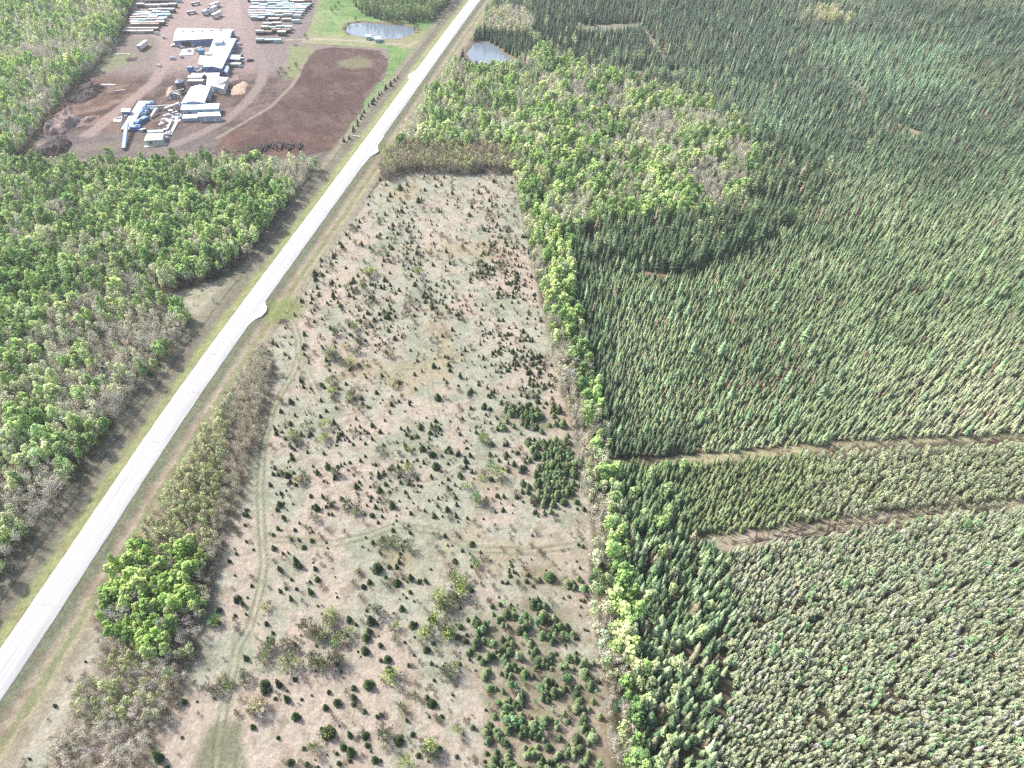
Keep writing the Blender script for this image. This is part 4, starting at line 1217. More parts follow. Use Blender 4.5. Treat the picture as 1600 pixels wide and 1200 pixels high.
# ------------------------------------------------------------------ build: largest in view as things, the rest as one mass each
def where_(px, py, x, y):
    s = float(road_s(np.array([x]), np.array([y]))[0])
    if inside(np.array([x]), np.array([y]), RP['thicket'])[0]: return 'in the roadside thicket, ' + ('its top third' if py < 700 else ('its middle' if py < 880 else ('its leafy lower part' if py < 1030 else 'its grey bottom end')))
    if s < 0:
        if py > 262: return ('at the roadside edge' if s > -34 else 'deep inside') + ', ' + ('upper' if py < 430 else ('middle' if py < 640 else 'lower')) + ' west wood'
        if px < 240: return 'in the wood beside the sawmill yard'
        return 'beside the long pond and meadow'
    if inside(np.array([x]), np.array([y]), RP['field'])[0]:
        ns_ = 'top' if py < 400 else ('upper middle' if py < 600 else ('middle' if py < 830 else 'lower part'))
        tr = segdist(np.array([x]), np.array([y]), TRK[0][0])[0] < 14
        if tr: return 'beside the wheel track, field %s' % ns_
        if px > 740 and 900 < py: return 'in the field\'s dense lower east corner'
        if px > 820: return 'by the east tree line, field %s' % ns_
        if px < 480: return 'at the far west side, field %s' % ns_
        return ('left of centre' if px < 590 else 'in the centre' if px < 690 else 'right of centre' if px < 760 else 'near the east side') + ', field %s' % ns_
    if py < 275 and px < 815 and y < 360 and py > 230: return 'in the hedge row at the top of the field'
    if inside(np.array([x]), np.array([y]), RP['spruce_sw'])[0]: return 'in the dark stand %s' % ('just below the cleared strips' if py < 960 else 'at its middle' if py < 1090 else 'at its bottom end')
    if inside(np.array([x]), np.array([y]), RP['pine_s'])[0]: return 'at the %s %s of the pale plantation' % ('upper' if py < 980 else 'lower', 'left' if px < 1380 else 'right')
    if inside(np.array([x]), np.array([y]), RP['spruce_mid'])[0]: return 'between the two cleared strips'
    if inside(np.array([x]), np.array([y]), RP['aspen_wood'])[0] or px < 1000: return 'in the tree belt beside the field' if py > 300 else 'in the mixed wood above the field'
    return 'in the large spruce block above the cleared strips'


def tone(t):
    r, g, b = t
    if g > 1.55 * r and g > .3: return 'bright green'
    if r > .9 * g and g > .35: return 'pale greyish'
    if g > .33: return 'pale yellow green'
    if g > .15: return 'mid green'
    return 'dark green'


SPEC = {
    'spruce': ('spruce_tree', 'spruce tree', 'pointed spruce', 'spruce_forest', 'dense dark green spruce forest filling the right side'),
    'pine': ('young_pine', 'young pine', 'rounded young pine', 'pine_plantation', 'mass of pale young pines covering the lower right'),
    'aspen': ('aspen_tree', 'aspen tree', 'leafy aspen', 'aspen_woodland', 'leafy green aspen woods on both sides of the road'),
    'bud': ('budding_tree', 'budding tree', 'budding tree', 'budding_woodland', 'thinly leafed trees mixed through the woods'),
    'bare': ('bare_tree', 'bare tree', 'leafless grey tree', 'bare_woodland', 'leafless grey trees mixed through the woods'),
    'shrub': ('shrub', 'shrub', 'twiggy shrub', 'scrub', 'low twiggy scrub spread over the field and edges'),
    'seedling': ('young_spruce', 'young spruce', 'cone shaped young spruce', 'young_spruces', 'small young spruces scattered thickly over the field'),
}
NMAX = 300
src_cols = {}
for key, K in KINDS.items():
    A = np.concatenate(PTS[key]); n = len(A)
    var = rng.randint(0, len(K['var']), n); rot = rng.rand(n) * 6.283
    lean = rng.normal(size=(n, 2)) * .045
    wf = 1 + .16 * rng.normal(size=n).clip(-1.8, 2.2); aniso = np.stack([wf, wf * (1 + .08 * rng.normal(size=n)), 1 / np.sqrt(wf)], -1)
    z = ground_z(A[:, 0], A[:, 1]) - .05
    h = K['H'] * A[:, 2]
    bx, by = project(A[:, 0], A[:, 1], z); tx, ty = project(A[:, 0], A[:, 1], z + h * .8)
    inn = (tx > 4) & (tx < 1596) & (ty > 4) & (ty < 1196) & (bx > 0) & (bx < 1600) & (by < 1215) & (by > 0)
    dist = np.sqrt(A[:, 0] ** 2 + A[:, 1] ** 2 + CAMH ** 2)
    size = np.where(inn, h / dist, 0)
    order = np.argsort(-size); pick = order[:NMAX]; pick = pick[size[pick] > 0]
    rest = np.ones(n, bool); rest[pick] = False
    nm, cat, lab, mass, mlab = SPEC[key]
    print(key, n, 'single', len(pick))
    parts = key in ('spruce', 'pine', 'aspen', 'bud', 'bare')
    med = np.median(h[pick])
    for i in pick:
        cm, tm, jm = K['var'][var[i]]
        sca = float(A[i, 2]); wh = where_(bx[i], by[i], A[i, 0], A[i, 1])
        sz_ = 'taller' if h[i] > med * 1.12 else ('shorter' if h[i] < med * .88 else 'mid sized')
        t_ = '' if key == 'bare' else tone(A[i, 3:6]) + ' '
        gp = '%s %s%ss %s' % (sz_, t_, lab, wh)
        if parts:
            o = empty(nm, (A[i, 0], A[i, 1], z[i]))
            c1 = bpy.data.objects.new('crown', cm); c2 = bpy.data.objects.new('trunk', tm)
            c1['tint'] = [float(v) for v in A[i, 3:6]]
            for c_ in (c1, c2):
                c_.parent = o; COL.objects.link(c_)
        else:
            o = bpy.data.objects.new(nm, jm); COL.objects.link(o)
            o.location = (A[i, 0], A[i, 1], z[i]); o['tint'] = [float(v) for v in A[i, 3:6]]
        o.rotation_euler = (lean[i, 0], lean[i, 1], rot[i]); o.scale = tuple(float(v) * sca for v in aniso[i])
        lb_ = '%s %s%s %s' % (sz_, t_, lab, wh)
        if len(lb_.split()) > 16: print('LONG', lb_)
        tag(o, lb_, cat, gp)
    # the mass
    col = bpy.data.collections.new('source_' + nm)
    for k, (cm, tm, jm) in enumerate(K['var']):
        so = bpy.data.objects.new('source_%s_%02d' % (nm, k), jm); col.objects.link(so)
    B = A[rest]
    me = mesh_np(mass, np.c_[B[:, :2], z[rest]], np.zeros((0, 4), int), [K['mats'][0], K['mats'][1]],
                 attrs={'tint': ('POINT', 'FLOAT_VECTOR', B[:, 3:6]),
                        'rot': ('POINT', 'FLOAT_VECTOR', np.c_[lean[rest], rot[rest]]),
                        'scl': ('POINT', 'FLOAT_VECTOR', B[:, 2:3] * aniso[rest]), 'vi': ('POINT', 'INT', var[rest])})
    o = link(mass, me)
    ng = bpy.data.node_groups.new(mass + '_spread', 'GeometryNodeTree')
    ng.interface.new_socket('Geometry', in_out='INPUT', socket_type='NodeSocketGeometry')
    ng.interface.new_socket('Geometry', in_out='OUTPUT', socket_type='NodeSocketGeometry')
    gi = ng.nodes.new('NodeGroupInput'); go = ng.nodes.new('NodeGroupOutput')
    ci = ng.nodes.new('GeometryNodeCollectionInfo'); ci.inputs[0].default_value = col
    ci.inputs['Separate Children'].default_value = True; ci.inputs['Reset Children'].default_value = True
    ip = ng.nodes.new('GeometryNodeInstanceOnPoints'); ip.inputs['Pick Instance'].default_value = True
    def na(nm_, ty):
        q = ng.nodes.new('GeometryNodeInputNamedAttribute'); q.data_type = ty; q.inputs[0].default_value = nm_; return q.outputs[0]
    K_ = ng.links.new
    K_(gi.outputs[0], ip.inputs['Points']); K_(ci.outputs[0], ip.inputs['Instance'])
    K_(na('vi', 'INT'), ip.inputs['Instance Index']); K_(na('rot', 'FLOAT_VECTOR'), ip.inputs['Rotation']); K_(na('scl', 'FLOAT_VECTOR'), ip.inputs['Scale'])
    K_(ip.outputs[0], go.inputs[0])
    md_ = o.modifiers.new('spread', 'NODES'); md_.node_group = ng
    tag(o, mlab, None, None, 'stuff')
    o['category'] = cat
# ------------------------------------------------------------------ sawmill yard
M_WROOF = mat_plain('white_sheet_roof', (.62, .63, .65), .45, .10, .25)
M_CREAM = mat_plain('cream_sheet_roof', (.56, .56, .50), .5, .14, .25)
M_BLUEW = mat_plain('blue_grey_sheet_wall', (.16, .22, .34), .55, .2, .5, streak=(3, 3, .3))
M_DBLUE = mat_plain('deep_blue_wall', (.07, .16, .32), .5, .25, .5)
M_PBLUE = mat_plain('pale_blue_wall', (.34, .46, .56), .55, .15, .4)
M_PROOF = mat_plain('pale_blue_roof', (.48, .55, .60), .5, .12, .3)
M_PGREEN = mat_plain('pale_green_wall', (.48, .56, .48), .6, .12, .4)
M_WWALL = mat_plain('white_wall', (.55, .55, .55), .6, .18, .4)
M_TEAL = mat_plain('teal_paint', (.10, .36, .46), .5, .2, .6)
M_BRIGHT = mat_plain('bright_blue_paint', (.05, .20, .46), .5, .3, .8)
M_DARK = mat_plain('dark_steel', (.055, .06, .07), .6, .3, 1.0)
M_GREY = mat_plain('grey_steel', (.26, .27, .29), .5, .25, 1.0)
M_CONC = mat_plain('pale_concrete', (.46, .43, .41), .85, .22, .5)
M_PLANK = mat_plain('weathered_planks', (.60, .54, .53), .85, .25, .7, streak=(.4, 4, 1))
M_LUM = mat_plain('sawn_lumber', (.30, .23, .18), .8, .35, 1.2, streak=(.3, 3, 6))
M_LUMD = mat_plain('dark_lumber_ends', (.07, .06, .065), .85, .35, 1.5)
M_WRAPW = mat_plain('white_lumber_wrap', (.56, .56, .58), .55, .14, .8)
M_WRAPT = mat_plain('teal_white_lumber_wrap', (.36, .52, .54), .5, .2, .5)
M_WRAPB = mat_plain('beige_lumber_wrap', (.50, .46, .40), .7, .2, .8)
M_LOG = mat_plain('dark_log_bark', (.085, .065, .06), .9, .4, 2.0)
M_DEB = mat_plain('dark_bark_debris', (.085, .07, .068), .95, .75, .45)
M_MOUND = mat_plain('reddish_earth', (.22, .165, .15), .95, .6, .35)
M_DUST = mat_plain('sawdust', (.36, .27, .20), .95, .2, .7)
M_CARW = mat_plain('white_car_paint', (.62, .62, .63), .3, .06, 1)
M_CARD = mat_plain('dark_car_paint', (.03, .035, .04), .3, .1, 1)
M_GLASS = mat_plain('dark_glass', (.02, .025, .03), .1, .1, 1, spec=.6)
M_TYRE = mat_plain('tyre_rubber', (.02, .02, .02), .9, .2, 3)
M_POST = mat_plain('grey_fence_post', (.20, .18, .16), .9, .3, 3)


def hut(name, label, cat, roofpx, h, wall, roof, ridge=0.0, axis=0, doors=(), windows=(), group=None, over=.25, extra=None):
    """building from the four roof corners seen in the photo (back left, back right, front right, front left), eave height h"""
    q = G([p[0] for p in roofpx], [p[1] for p in roofpx], h)
    c = q.mean(0)
    t = empty(name, (c[0], c[1], 0))
    q = q - c
    BL, BR, FR, FL = [Vector((p[0], p[1], 0)) for p in q]
    w = MB(); w.prism([FL.xy, FR.xy, BR.xy, BL.xy], -.3, h)
    if ridge:
        if axis == 0:   # ridge runs left to right
            a, b = (BL + FL) / 2, (BR + FR) / 2
            w.add([(*FL.xy, h), (*BL.xy, h), (*a.xy, h + ridge)], [(0, 1, 2)]); w.add([(*FR.xy, h), (*BR.xy, h), (*b.xy, h + ridge)], [(0, 2, 1)])
        else:
            a, b = (BL + BR) / 2, (FL + FR) / 2
            w.add([(*BL.xy, h), (*BR.xy, h), (*a.xy, h + ridge)], [(0, 1, 2)]); w.add([(*FL.xy, h), (*FR.xy, h), (*b.xy, h + ridge)], [(0, 2, 1)])
    w.build('wall', wall, t)
    e = 1 + over * 2 / max(4., (BR - BL).length); e2 = 1 + over * 2 / max(4., (BL - FL).length)
    r = MB()
    def O(v): return Vector((v.x * e, v.y * e2, 0))
    bl, br, fr, fl = O(BL), O(BR), O(FR), O(FL); th = .22
    def slab(P):
        n = len(P); V = [tuple(p) for p in P] + [(p[0], p[1], p[2] - th) for p in P]
        r.add(V, [tuple(range(n)), tuple(range(n, 2 * n))[::-1]] + [(i, n + i, n + (i + 1) % n, (i + 1) % n) for i in range(n)])
    z = h + th + .01
    if not ridge:
        slab([(*fl.xy, z), (*fr.xy, z), (*br.xy, z + .3), (*bl.xy, z + .3)])
    elif axis == 0:
        a, b = (bl + fl) / 2, (br + fr) / 2
        slab([(*fl.xy, z), (*fr.xy, z), (*b.xy, z + ridge), (*a.xy, z + ridge)]); slab([(*a.xy, z + ridge + .004), (*b.xy, z + ridge + .004), (*br.xy, z), (*bl.xy, z)])
    else:
        a, b = (bl + br) / 2, (fl + fr) / 2
        slab([(*fl.xy, z), (*b.xy, z + ridge), (*a.xy, z + ridge), (*bl.xy, z)]); slab([(*b.xy, z + ridge + .004), (*fr.xy, z), (*br.xy, z), (*a.xy, z + ridge + .004)])
    ro = r.build('roof', roof, t)
    # doors and windows: (side, position 0..1, width, height, sill, material)
    sides = {'f': (FL, FR), 'r': (FR, BR), 'l': (BL, FL)}
    for nm, lst in (('door', doors), ('window', windows)):
        for (sd, pos, wd, ht, sill, mt) in lst:
            A, B = sides[sd]; d = (B - A).normalized(); n = Vector((d.y, -d.x, 0)); m_ = A + (B - A) * pos + n * .06
            b = MB(); b.box(m_.x, m_.y, sill + ht / 2, wd, .12, ht, math.atan2(d.y, d.x)); ob = b.build(nm, mt, t)
            f = MB(); f.box(m_.x + n.x * .01, m_.y + n.y * .01, sill + ht + .1, wd + .3, .16, .16, math.atan2(d.y, d.x)); f.build('frame', M_GREY, ob)
    tag(t, label, cat, group)
    return t, (BL, BR, FR, FL), ro


big, cr_, ro_ = hut('sawmill_shed', 'longest white roofed shed with blue front wall across the top of the yard', 'shed',
    [(277.5, 44.5), (365.4, 46.5), (358.9, 59.3), (271.4, 63.7)], 4.2, M_BLUEW, M_WROOF, 1.2, 0,
    doors=[('f', .2, 6, 3.4, 0, M_DARK), ('r', .5, 6, 3.6, 0, M_DARK)], windows=[('f', .5, 2, 1.2, 1.6, M_GLASS)])
for k in range(5):
    b = MB(); p = cr_[3] + (cr_[2] - cr_[3]) * (.15 + .17 * k) + (cr_[0] - cr_[3]) * .5; b.box(p.x, p.y, 5.75, 1.6, 1.2, .7); b.build('vent', M_GREY, ro_)
hall, cr_, ro_ = hut('sawmill_hall', 'big white roofed hall with a blue box on its roof', 'hall',
    [(334, 62.6), (368.9, 61.1), (346.2, 107.4), (318.2, 104.6)], 4.8, M_DBLUE, M_WROOF, 0.9, 1,
    doors=[('f', .7, 4, 3.2, 0, M_DARK), ('r', .55, 5, 3.4, 0, M_BLUEW)], windows=[('r', .25, 3, 1.2, 1.8, M_GLASS), ('r', .8, 3, 1.2, 1.8, M_GLASS)])
b = MB(); c0 = hall.location; g0 = P3(343, 67, 6.5) - c0; b.box(g0.x, g0.y, 6.6, 5.2, 5.0, 2.0); b.build('roof_box', M_PBLUE, ro_)
b = MB(); b.box(g0.x, g0.y, 7.75, 5.5, 5.3, .25); b.build('roof_box_lid', M_WROOF, ro_)
b = MB(); g0 = P3(326, 84, 6) - c0; b.box(g0.x, g0.y, 6.2, 4.5, 3.0, .5); b.build('hatch', M_CREAM, ro_)
hut('lean_to', 'cream lean-to roof against the left side of the big hall', 'lean-to', [(313.6, 88.2), (324.4, 88.4), (317.6, 101.7), (309.7, 100.5)], 3.4, M_WWALL, M_CREAM)
hut('annexe', 'small blue annexe with white roof on the right side of the hall', 'annexe', [(359.5, 86.8), (375.5, 87.3), (374.6, 93), (358, 92.6)], 3.0, M_DBLUE, M_WROOF, doors=[('f', .7, 1.6, 2.2, 0, M_WWALL)])
hut('blue_hut', 'small slate blue hut at the lower right corner of the hall', 'hut', [(352, 103.5), (358, 105), (354.5, 114), (349.5, 111.5)], 3.0, M_BLUEW, M_PBLUE, .5, 1)
hut('low_building', 'low white roofed link building below the hall front', 'building', [(318.5, 115.4), (343, 114.9), (342, 120.2), (326, 121)], 2.8, M_DBLUE, M_WROOF)
e_, cr_, ro_ = hut('planer_building', 'white walled building with grey stained cream roof', 'building', [(324, 121.8), (355.6, 121.5), (348.75, 139.2), (323, 133.8)], 3.6, M_WWALL, M_CREAM, .5, 1, doors=[('f', .5, 3, 2.6, 0, M_GREY)])
b = MB(); g0 = P3(345, 127, 4.4) - e_.location; b.prism([(g0.x + 3.4 * math.cos(a) * (1 + .2 * math.sin(3 * a)), g0.y + 4.4 * math.sin(a)) for a in [k * .524 for k in range(12)]], 4.15, 4.5); b.build('roof_patch', M_GREY, ro_)
hut('square_hall', 'squarish white gabled hall with dark side door near conveyors', 'hall', [(299.5, 136), (328.75, 136.3), (318.75, 160.8), (283.5, 162)], 4.4, M_PBLUE, M_WROOF, 1.3, 1,
    doors=[('r', .35, 6, 3.6, 0, M_DARK), ('f', .5, 4, 3.2, 0, M_WWALL)], windows=[('f', .2, 1.4, 1, 1.6, M_GLASS)])
hut('pale_shed', 'long pale blue shed in front of the square hall', 'shed', [(285, 164.6), (343, 162.8), (341, 170.4), (283, 171.9)], 3.6, M_PBLUE, M_PROOF, 0, 0,
    windows=[('f', .2, 1.6, 1.0, 1.4, M_GLASS), ('f', .5, 1.6, 1.0, 1.4, M_GLASS), ('f', .8, 1.6, 1.0, 1.4, M_GLASS)])
hut('front_shed', 'lower front shed with white roof and pale blue wall', 'shed', [(310, 177.4), (342, 176.3), (345, 181), (309, 182.2)], 3.2, M_PBLUE, M_WROOF, 0, 0, doors=[('f', .3, 2.4, 2.4, 0, M_WWALL), ('f', .7, 1.4, 2.2, 0, M_WWALL)])
hut('open_store', 'roofless low store bay left of the front shed', 'store', [(287, 180.5), (308, 179.5), (308, 184.5), (285, 185.5)], 1.9, M_PBLUE, M_PLANK)
hut('green_building', 'pale green flat building at the bottom of the yard', 'building', [(230.5, 209.8), (256, 208.6), (253, 218.6), (226, 219.8)], 2.9, M_PGREEN, M_CREAM, .3, 0, doors=[('f', .7, 1.4, 2.1, 0, M_WWALL)], windows=[('f', .3, 1.6, .9, 1.2, M_GLASS)])
hut('deck_hut', 'little blue hut with white roof left of the log deck', 'hut', [(191, 170.8), (203.8, 170.6), (202.5, 175), (189.6, 175)], 3.0, M_DBLUE, M_WROOF)
for (a, lab) in (([(571.5, 54.5), (579, 54.2), (579.5, 57.5), (572, 57.8)], 'tiny teal roofed pump hut, left of two at the pond edge'), ([(585, 57.2), (594.5, 57), (595.5, 61.5), (586, 61.8)], 'larger teal roofed pump hut, right of two at the pond edge')):
    hut('pump_hut', lab, 'hut', a, 2.2, M_TEAL, M_PROOF, .5, 0, doors=[('f', .5, 1, 1.8, 0, M_WWALL)], group='pump huts at the pond')
for (px_, py_, s_, m_, lab) in ((316, 85, 3.6, M_TEAL, 'teal tank box beside the left wall of the hall'), (299.5, 112, 3.4, M_BRIGHT, 'bright blue tank box by the brown ground left of the hall')):
    g0 = P3(px_, py_); t = empty('tank', g0)
    b = MB(); b.box(0, 0, s_ * .45, s_, s_ * .8, s_ * .9); b.build('body', m_, t)
    b = MB(); b.box(0, 0, s_ * .9 + .12, s_ * .8, s_ * .6, .24); b.tube((0, 0, s_ * .9 + .2), (0, 0, s_ + .6), .3); b.build('lid', M_PBLUE, t)
    tag(t, lab, 'tank', 'tanks beside the hall')
# dark hopper and grey cyclone
g0 = P3(286, 145.5); t = empty('hopper', g0)
b = MB(); b.tube((0, 0, 2.2), (0, 0, 7.2), 2.6, 2.6, 14); b.build('drum', M_DARK, t)
b = MB(); b.tube((0, 0, 7.2), (0, 0, 8.4), 2.65, .5, 14); b.build('cap', M_BLUEW, t)
b = MB(); b.tube((0, 0, 2.2), (0, 0, .6), 2.4, .5, 12); b.build('cone', M_GREY, t)
for k in range(4):
    a = k * 1.571 + .78; b = MB(); b.tube((2.3 * math.cos(a), 2.3 * math.sin(a), -.2), (2.3 * math.cos(a), 2.3 * math.sin(a), 2.6), .16); b.build('leg', M_GREY, t)
tag(t, 'tall dark blue grey hopper on legs left of the square hall', 'hopper')
g0 = P3(277, 161); t = empty('dust_collector', g0)
for k in range(3):
    b = MB(); b.tube((-2.2 + 2.2 * k, 0, 3.0), (-2.2 + 2.2 * k, 0, 6.2), 1.0, 1.0, 10); b.tube((-2.2 + 2.2 * k, 0, 3.0), (-2.2 + 2.2 * k, 0, 1.4), 1.0, .25, 10); b.build('cyclone', M_GREY, t)
b = MB()
for a, c in ((-3.4, -1.2), (3.4, -1.2), (3.4, 1.2), (-3.4, 1.2)): b.box(a, c, 2.6, .22, .22, 5.4)
b.box(0, 0, 3.2, 7, 2.6, .18); b.build('frame', M_GREY, t)
b = MB(); b.tube((-2.2, 0, 6.4), (5.5, 3.5, 7.2), .35); b.tube((0, 0, 6.4), (4.5, -2.5, 6.0), .3); b.build('duct', M_WWALL, t)
tag(t, 'grey three drum dust collector on a frame beside the hopper', 'dust collector')
# covered grey bins
for k, (px_, py_, w_, d_, h_) in enumerate(((307, 126.6, 9, 3.4, 2.8), (308, 131.8, 9.6, 3.2, 2.6), (311, 121.5, 8, 3, 2.2))):
    g0 = P3(px_, py_); t = empty('bin', g0)
    b = MB(); b.box(0, 0, h_ / 2, w_, d_, h_); b.build('body', M_GREY, t); b = MB(); b.box(0, 0, h_ + .08, w_ + .2, d_ + .2, .16)
    for q in range(4): b.box(-w_ / 2 + w_ * (q + .5) / 4, 0, h_ + .2, .15, d_, .1)
    b.build('lid', M_WRAPW, t)
    tag(t, ['middle', 'lowest', 'topmost'][k] + ' of three pale lidded bins between hopper and white building', 'bin', 'lidded bins')


def conveyor(p, q, z0, z1, w, m, label, legs=5, name='conveyor', mw=None):
    A = P3(*p); B = P3(*q); t = empty(name, (A.x, A.y, 0)); D = Vector((B.x - A.x, B.y - A.y, 0)); n = Vector((-D.y, D.x, 0)).normalized() * w / 2
    b = MB(); V = []
    for (o, z) in ((Vector((0, 0, 0)), z0), (D, z1)):
        V += [tuple(o + n + Vector((0, 0, z))), tuple(o - n + Vector((0, 0, z))), tuple(o - n + Vector((0, 0, z - .7))), tuple(o + n + Vector((0, 0, z - .7)))]
    b.add(V, [(0, 1, 2, 3), (4, 7, 6, 5), (0, 4, 5, 1), (1, 5, 6, 2), (2, 6, 7, 3), (3, 7, 4, 0)]); b.build('trough', m, t)
    b = MB(); V = [(v[0] * 1, v[1], v[2] + .03) for v in (Vector(V[0]).lerp(Vector(V[1]), .2), Vector(V[0]).lerp(Vector(V[1]), .8), Vector(V[4]).lerp(Vector(V[5]), .8), Vector(V[4]).lerp(Vector(V[5]), .2))]
    b.add(V, [(0, 3, 2, 1)]); b.build('belt', mw or M_DARK, t)
    for k in range(legs):
        f = (k + .5) / legs; c = D * f; z = z0 + (z1 - z0) * f - .7
        if z > .6:
            b = MB(); b.tube((c.x + n.x * .8, c.y + n.y * .8, -.2), (c.x + n.x * .8, c.y + n.y * .8, z), .12, n=5); b.tube((c.x - n.x * .8, c.y - n.y * .8, -.2), (c.x - n.x * .8, c.y - n.y * .8, z), .12, n=5); b.build('leg', M_GREY, t)
    tag(t, label, 'conveyor', 'conveyors in the yard'); return t


conveyor((258.8, 174.5), (284, 172), 2.4, 4.6, 1.5, M_WRAPW, 'thick white conveyor rising to the pale shed', mw=M_WWALL)
conveyor((234, 172), (284, 171), 2.6, 3.0, .9, M_PLANK, 'long thin conveyor from the deck machines to the square hall', mw=M_GREY)
conveyor((237, 185), (246.5, 176.5), 1.4, 3.0, 1.3, M_WRAPW, 'short steep white conveyor beside the blue machines', 3, mw=M_WWALL)
conveyor((202, 203), (194.5, 235), 4.2, 1.6, 2.2, M_DBLUE, 'long narrow blue conveyor running to the bottom of the yard', 8, mw=M_PBLUE)
conveyor((262, 206), (270, 190), 1.5, 1.6, 1.4, M_GREY, 'grey conveyor on the pale slab', 3, mw=M_WWALL)
# log deck
q = G([215, 230, 203, 187], [157.5, 157.5, 202.5, 201.5], 1.3); c = q.mean(0); t = empty('log_deck', (c[0], c[1], 0)); q = q - c
b = MB(); b.prism([tuple(q[3]), tuple(q[2]), tuple(q[1]), tuple(q[0])], .9, 1.3); b.build('deck', M_PLANK, t)
b = MB()
for s_ in (0, 1):
    A = Vector((*q[3 - s_], 0)); B = Vector((*q[s_], 0))
    for k in range(12):
        m_ = A.lerp(B, (k + .5) / 12); b.box(m_.x, m_.y, .45, .3, .3, .9)
b.build('support', M_GREY, t)
A = Vector((*q[3], 1.6)); B = Vector((*q[0], 1.6)); b = MB(); b.tube(A, B, .22); b.build('rail', M_DARK, t)
b = MB()
for k in range(26):
    m_ = A.lerp(B, (k + .5) / 26); nn = (Vector((*q[2], 0)) - Vector((*q[3], 0))).normalized()
    b.tube((m_.x + nn.x * .5, m_.y + nn.y * .5, 1.42), (m_.x + nn.x * 4.2, m_.y + nn.y * 4.2, 1.42), .09, n=4)
b.build('chain_bar', M_WRAPW, t)
tag(t, 'long sloping pale plank log deck beside the blue machines', 'log deck')
for k, (px_, py_, w_, d_, h_, m_, rz, lab) in enumerate(((236, 167.5, 5, 4.5, 2.8, M_DBLUE, .3, 'dark blue machine house at the top of the deck'), (229.5, 175, 3.6, 3.2, 3.0, M_PBLUE, .2, 'light blue machine cabin second from the top'), (225.5, 181.5, 3.6, 3.6, 2.8, M_PBLUE, .2, 'pale blue machine cabin third from the top'),
        (222, 191.5, 3.4, 9, 2.0, M_BRIGHT, -.40, 'long bright blue machine frame beside the deck'), (213, 202.5, 5.5, 3.4, 2.0, M_BRIGHT, .2, 'bright blue infeed machine at the foot of the deck'), (240, 173.4, 6.5, 1.8, 1.6, M_WRAPW, 0, 'narrow white box right of the machines'))):
    g0 = P3(px_, py_); t = empty('sawmill_machine', g0, rz)
    b = MB(); b.box(0, 0, h_ / 2, w_, d_, h_); b.build('housing', m_, t)
    b = MB(); b.box(0, 0, h_ + .15, w_ * .7, d_ * .7, .3); b.box(w_ * .2, -d_ * .1, h_ + .6, w_ * .25, d_ * .25, .7); b.build('cover', M_BRIGHT if m_ is M_PBLUE else M_PBLUE, t)
    b = MB(); b.tube((w_ * .6, -d_ / 2, h_ * .4), (w_ * .6, d_ / 2, h_ * .4), .18); b.box(-w_ * .5 - .3, 0, h_ * .3, .5, d_ * .5, h_ * .5); b.build('motor', M_DARK, t)
    tag(t, lab, 'machine', 'machines beside the log deck')
# slabs, low plates
for (P_, z_, m_, lab) in (([(266, 190), (279, 190.5), (268, 212), (258, 209.5)], .25, M_CONC, 'pale concrete slab between the front shed and green building'),
                          ([(285, 77), (304, 76), (302, 86.5), (280, 87.5)], .2, M_CONC, 'pale concrete slab in front of the longest shed'),
                          ([(226, 228), (262, 224), (262, 226.5), (224, 231.5)], .15, M_CONC, 'thin pale slab below the green building'),
                          ([(230, 204.5), (256, 203), (256, 207), (230, 208)], .3, M_PBLUE, 'pale blue plate above the green building'),
                          ([(178, 186), (192, 182), (190, 192), (177, 191)], .3, M_CONC, 'pale rubble pad beside the little hut'),
                          ([(247, 196), (262, 176), (284, 178), (282, 190), (264, 190)], .05, M_PLANK, 'pale littered pad between conveyors and sheds')):
    q = G([p[0] for p in P_], [p[1] for p in P_]); q = smooth(resample(np.vstack([q, q[:1]]), 1.0), 3, 1)[:-1]
    tri = mathutils.geometry.tessellate_polygon([[Vector((a, b_, 0)) for a, b_ in q]]); n_ = len(q)
    o = link('slab', mesh_np('slab', [(a, b_, z_ + .1) for a, b_ in q] + [(a, b_, -.6) for a, b_ in q], [tuple(t_) for t_ in tri] + [(k, (k + 1) % n_, n_ + (k + 1) % n_, n_ + k) for k in range(n_)], m_))
    tag(o, lab, 'slab', 'slabs in the yard')
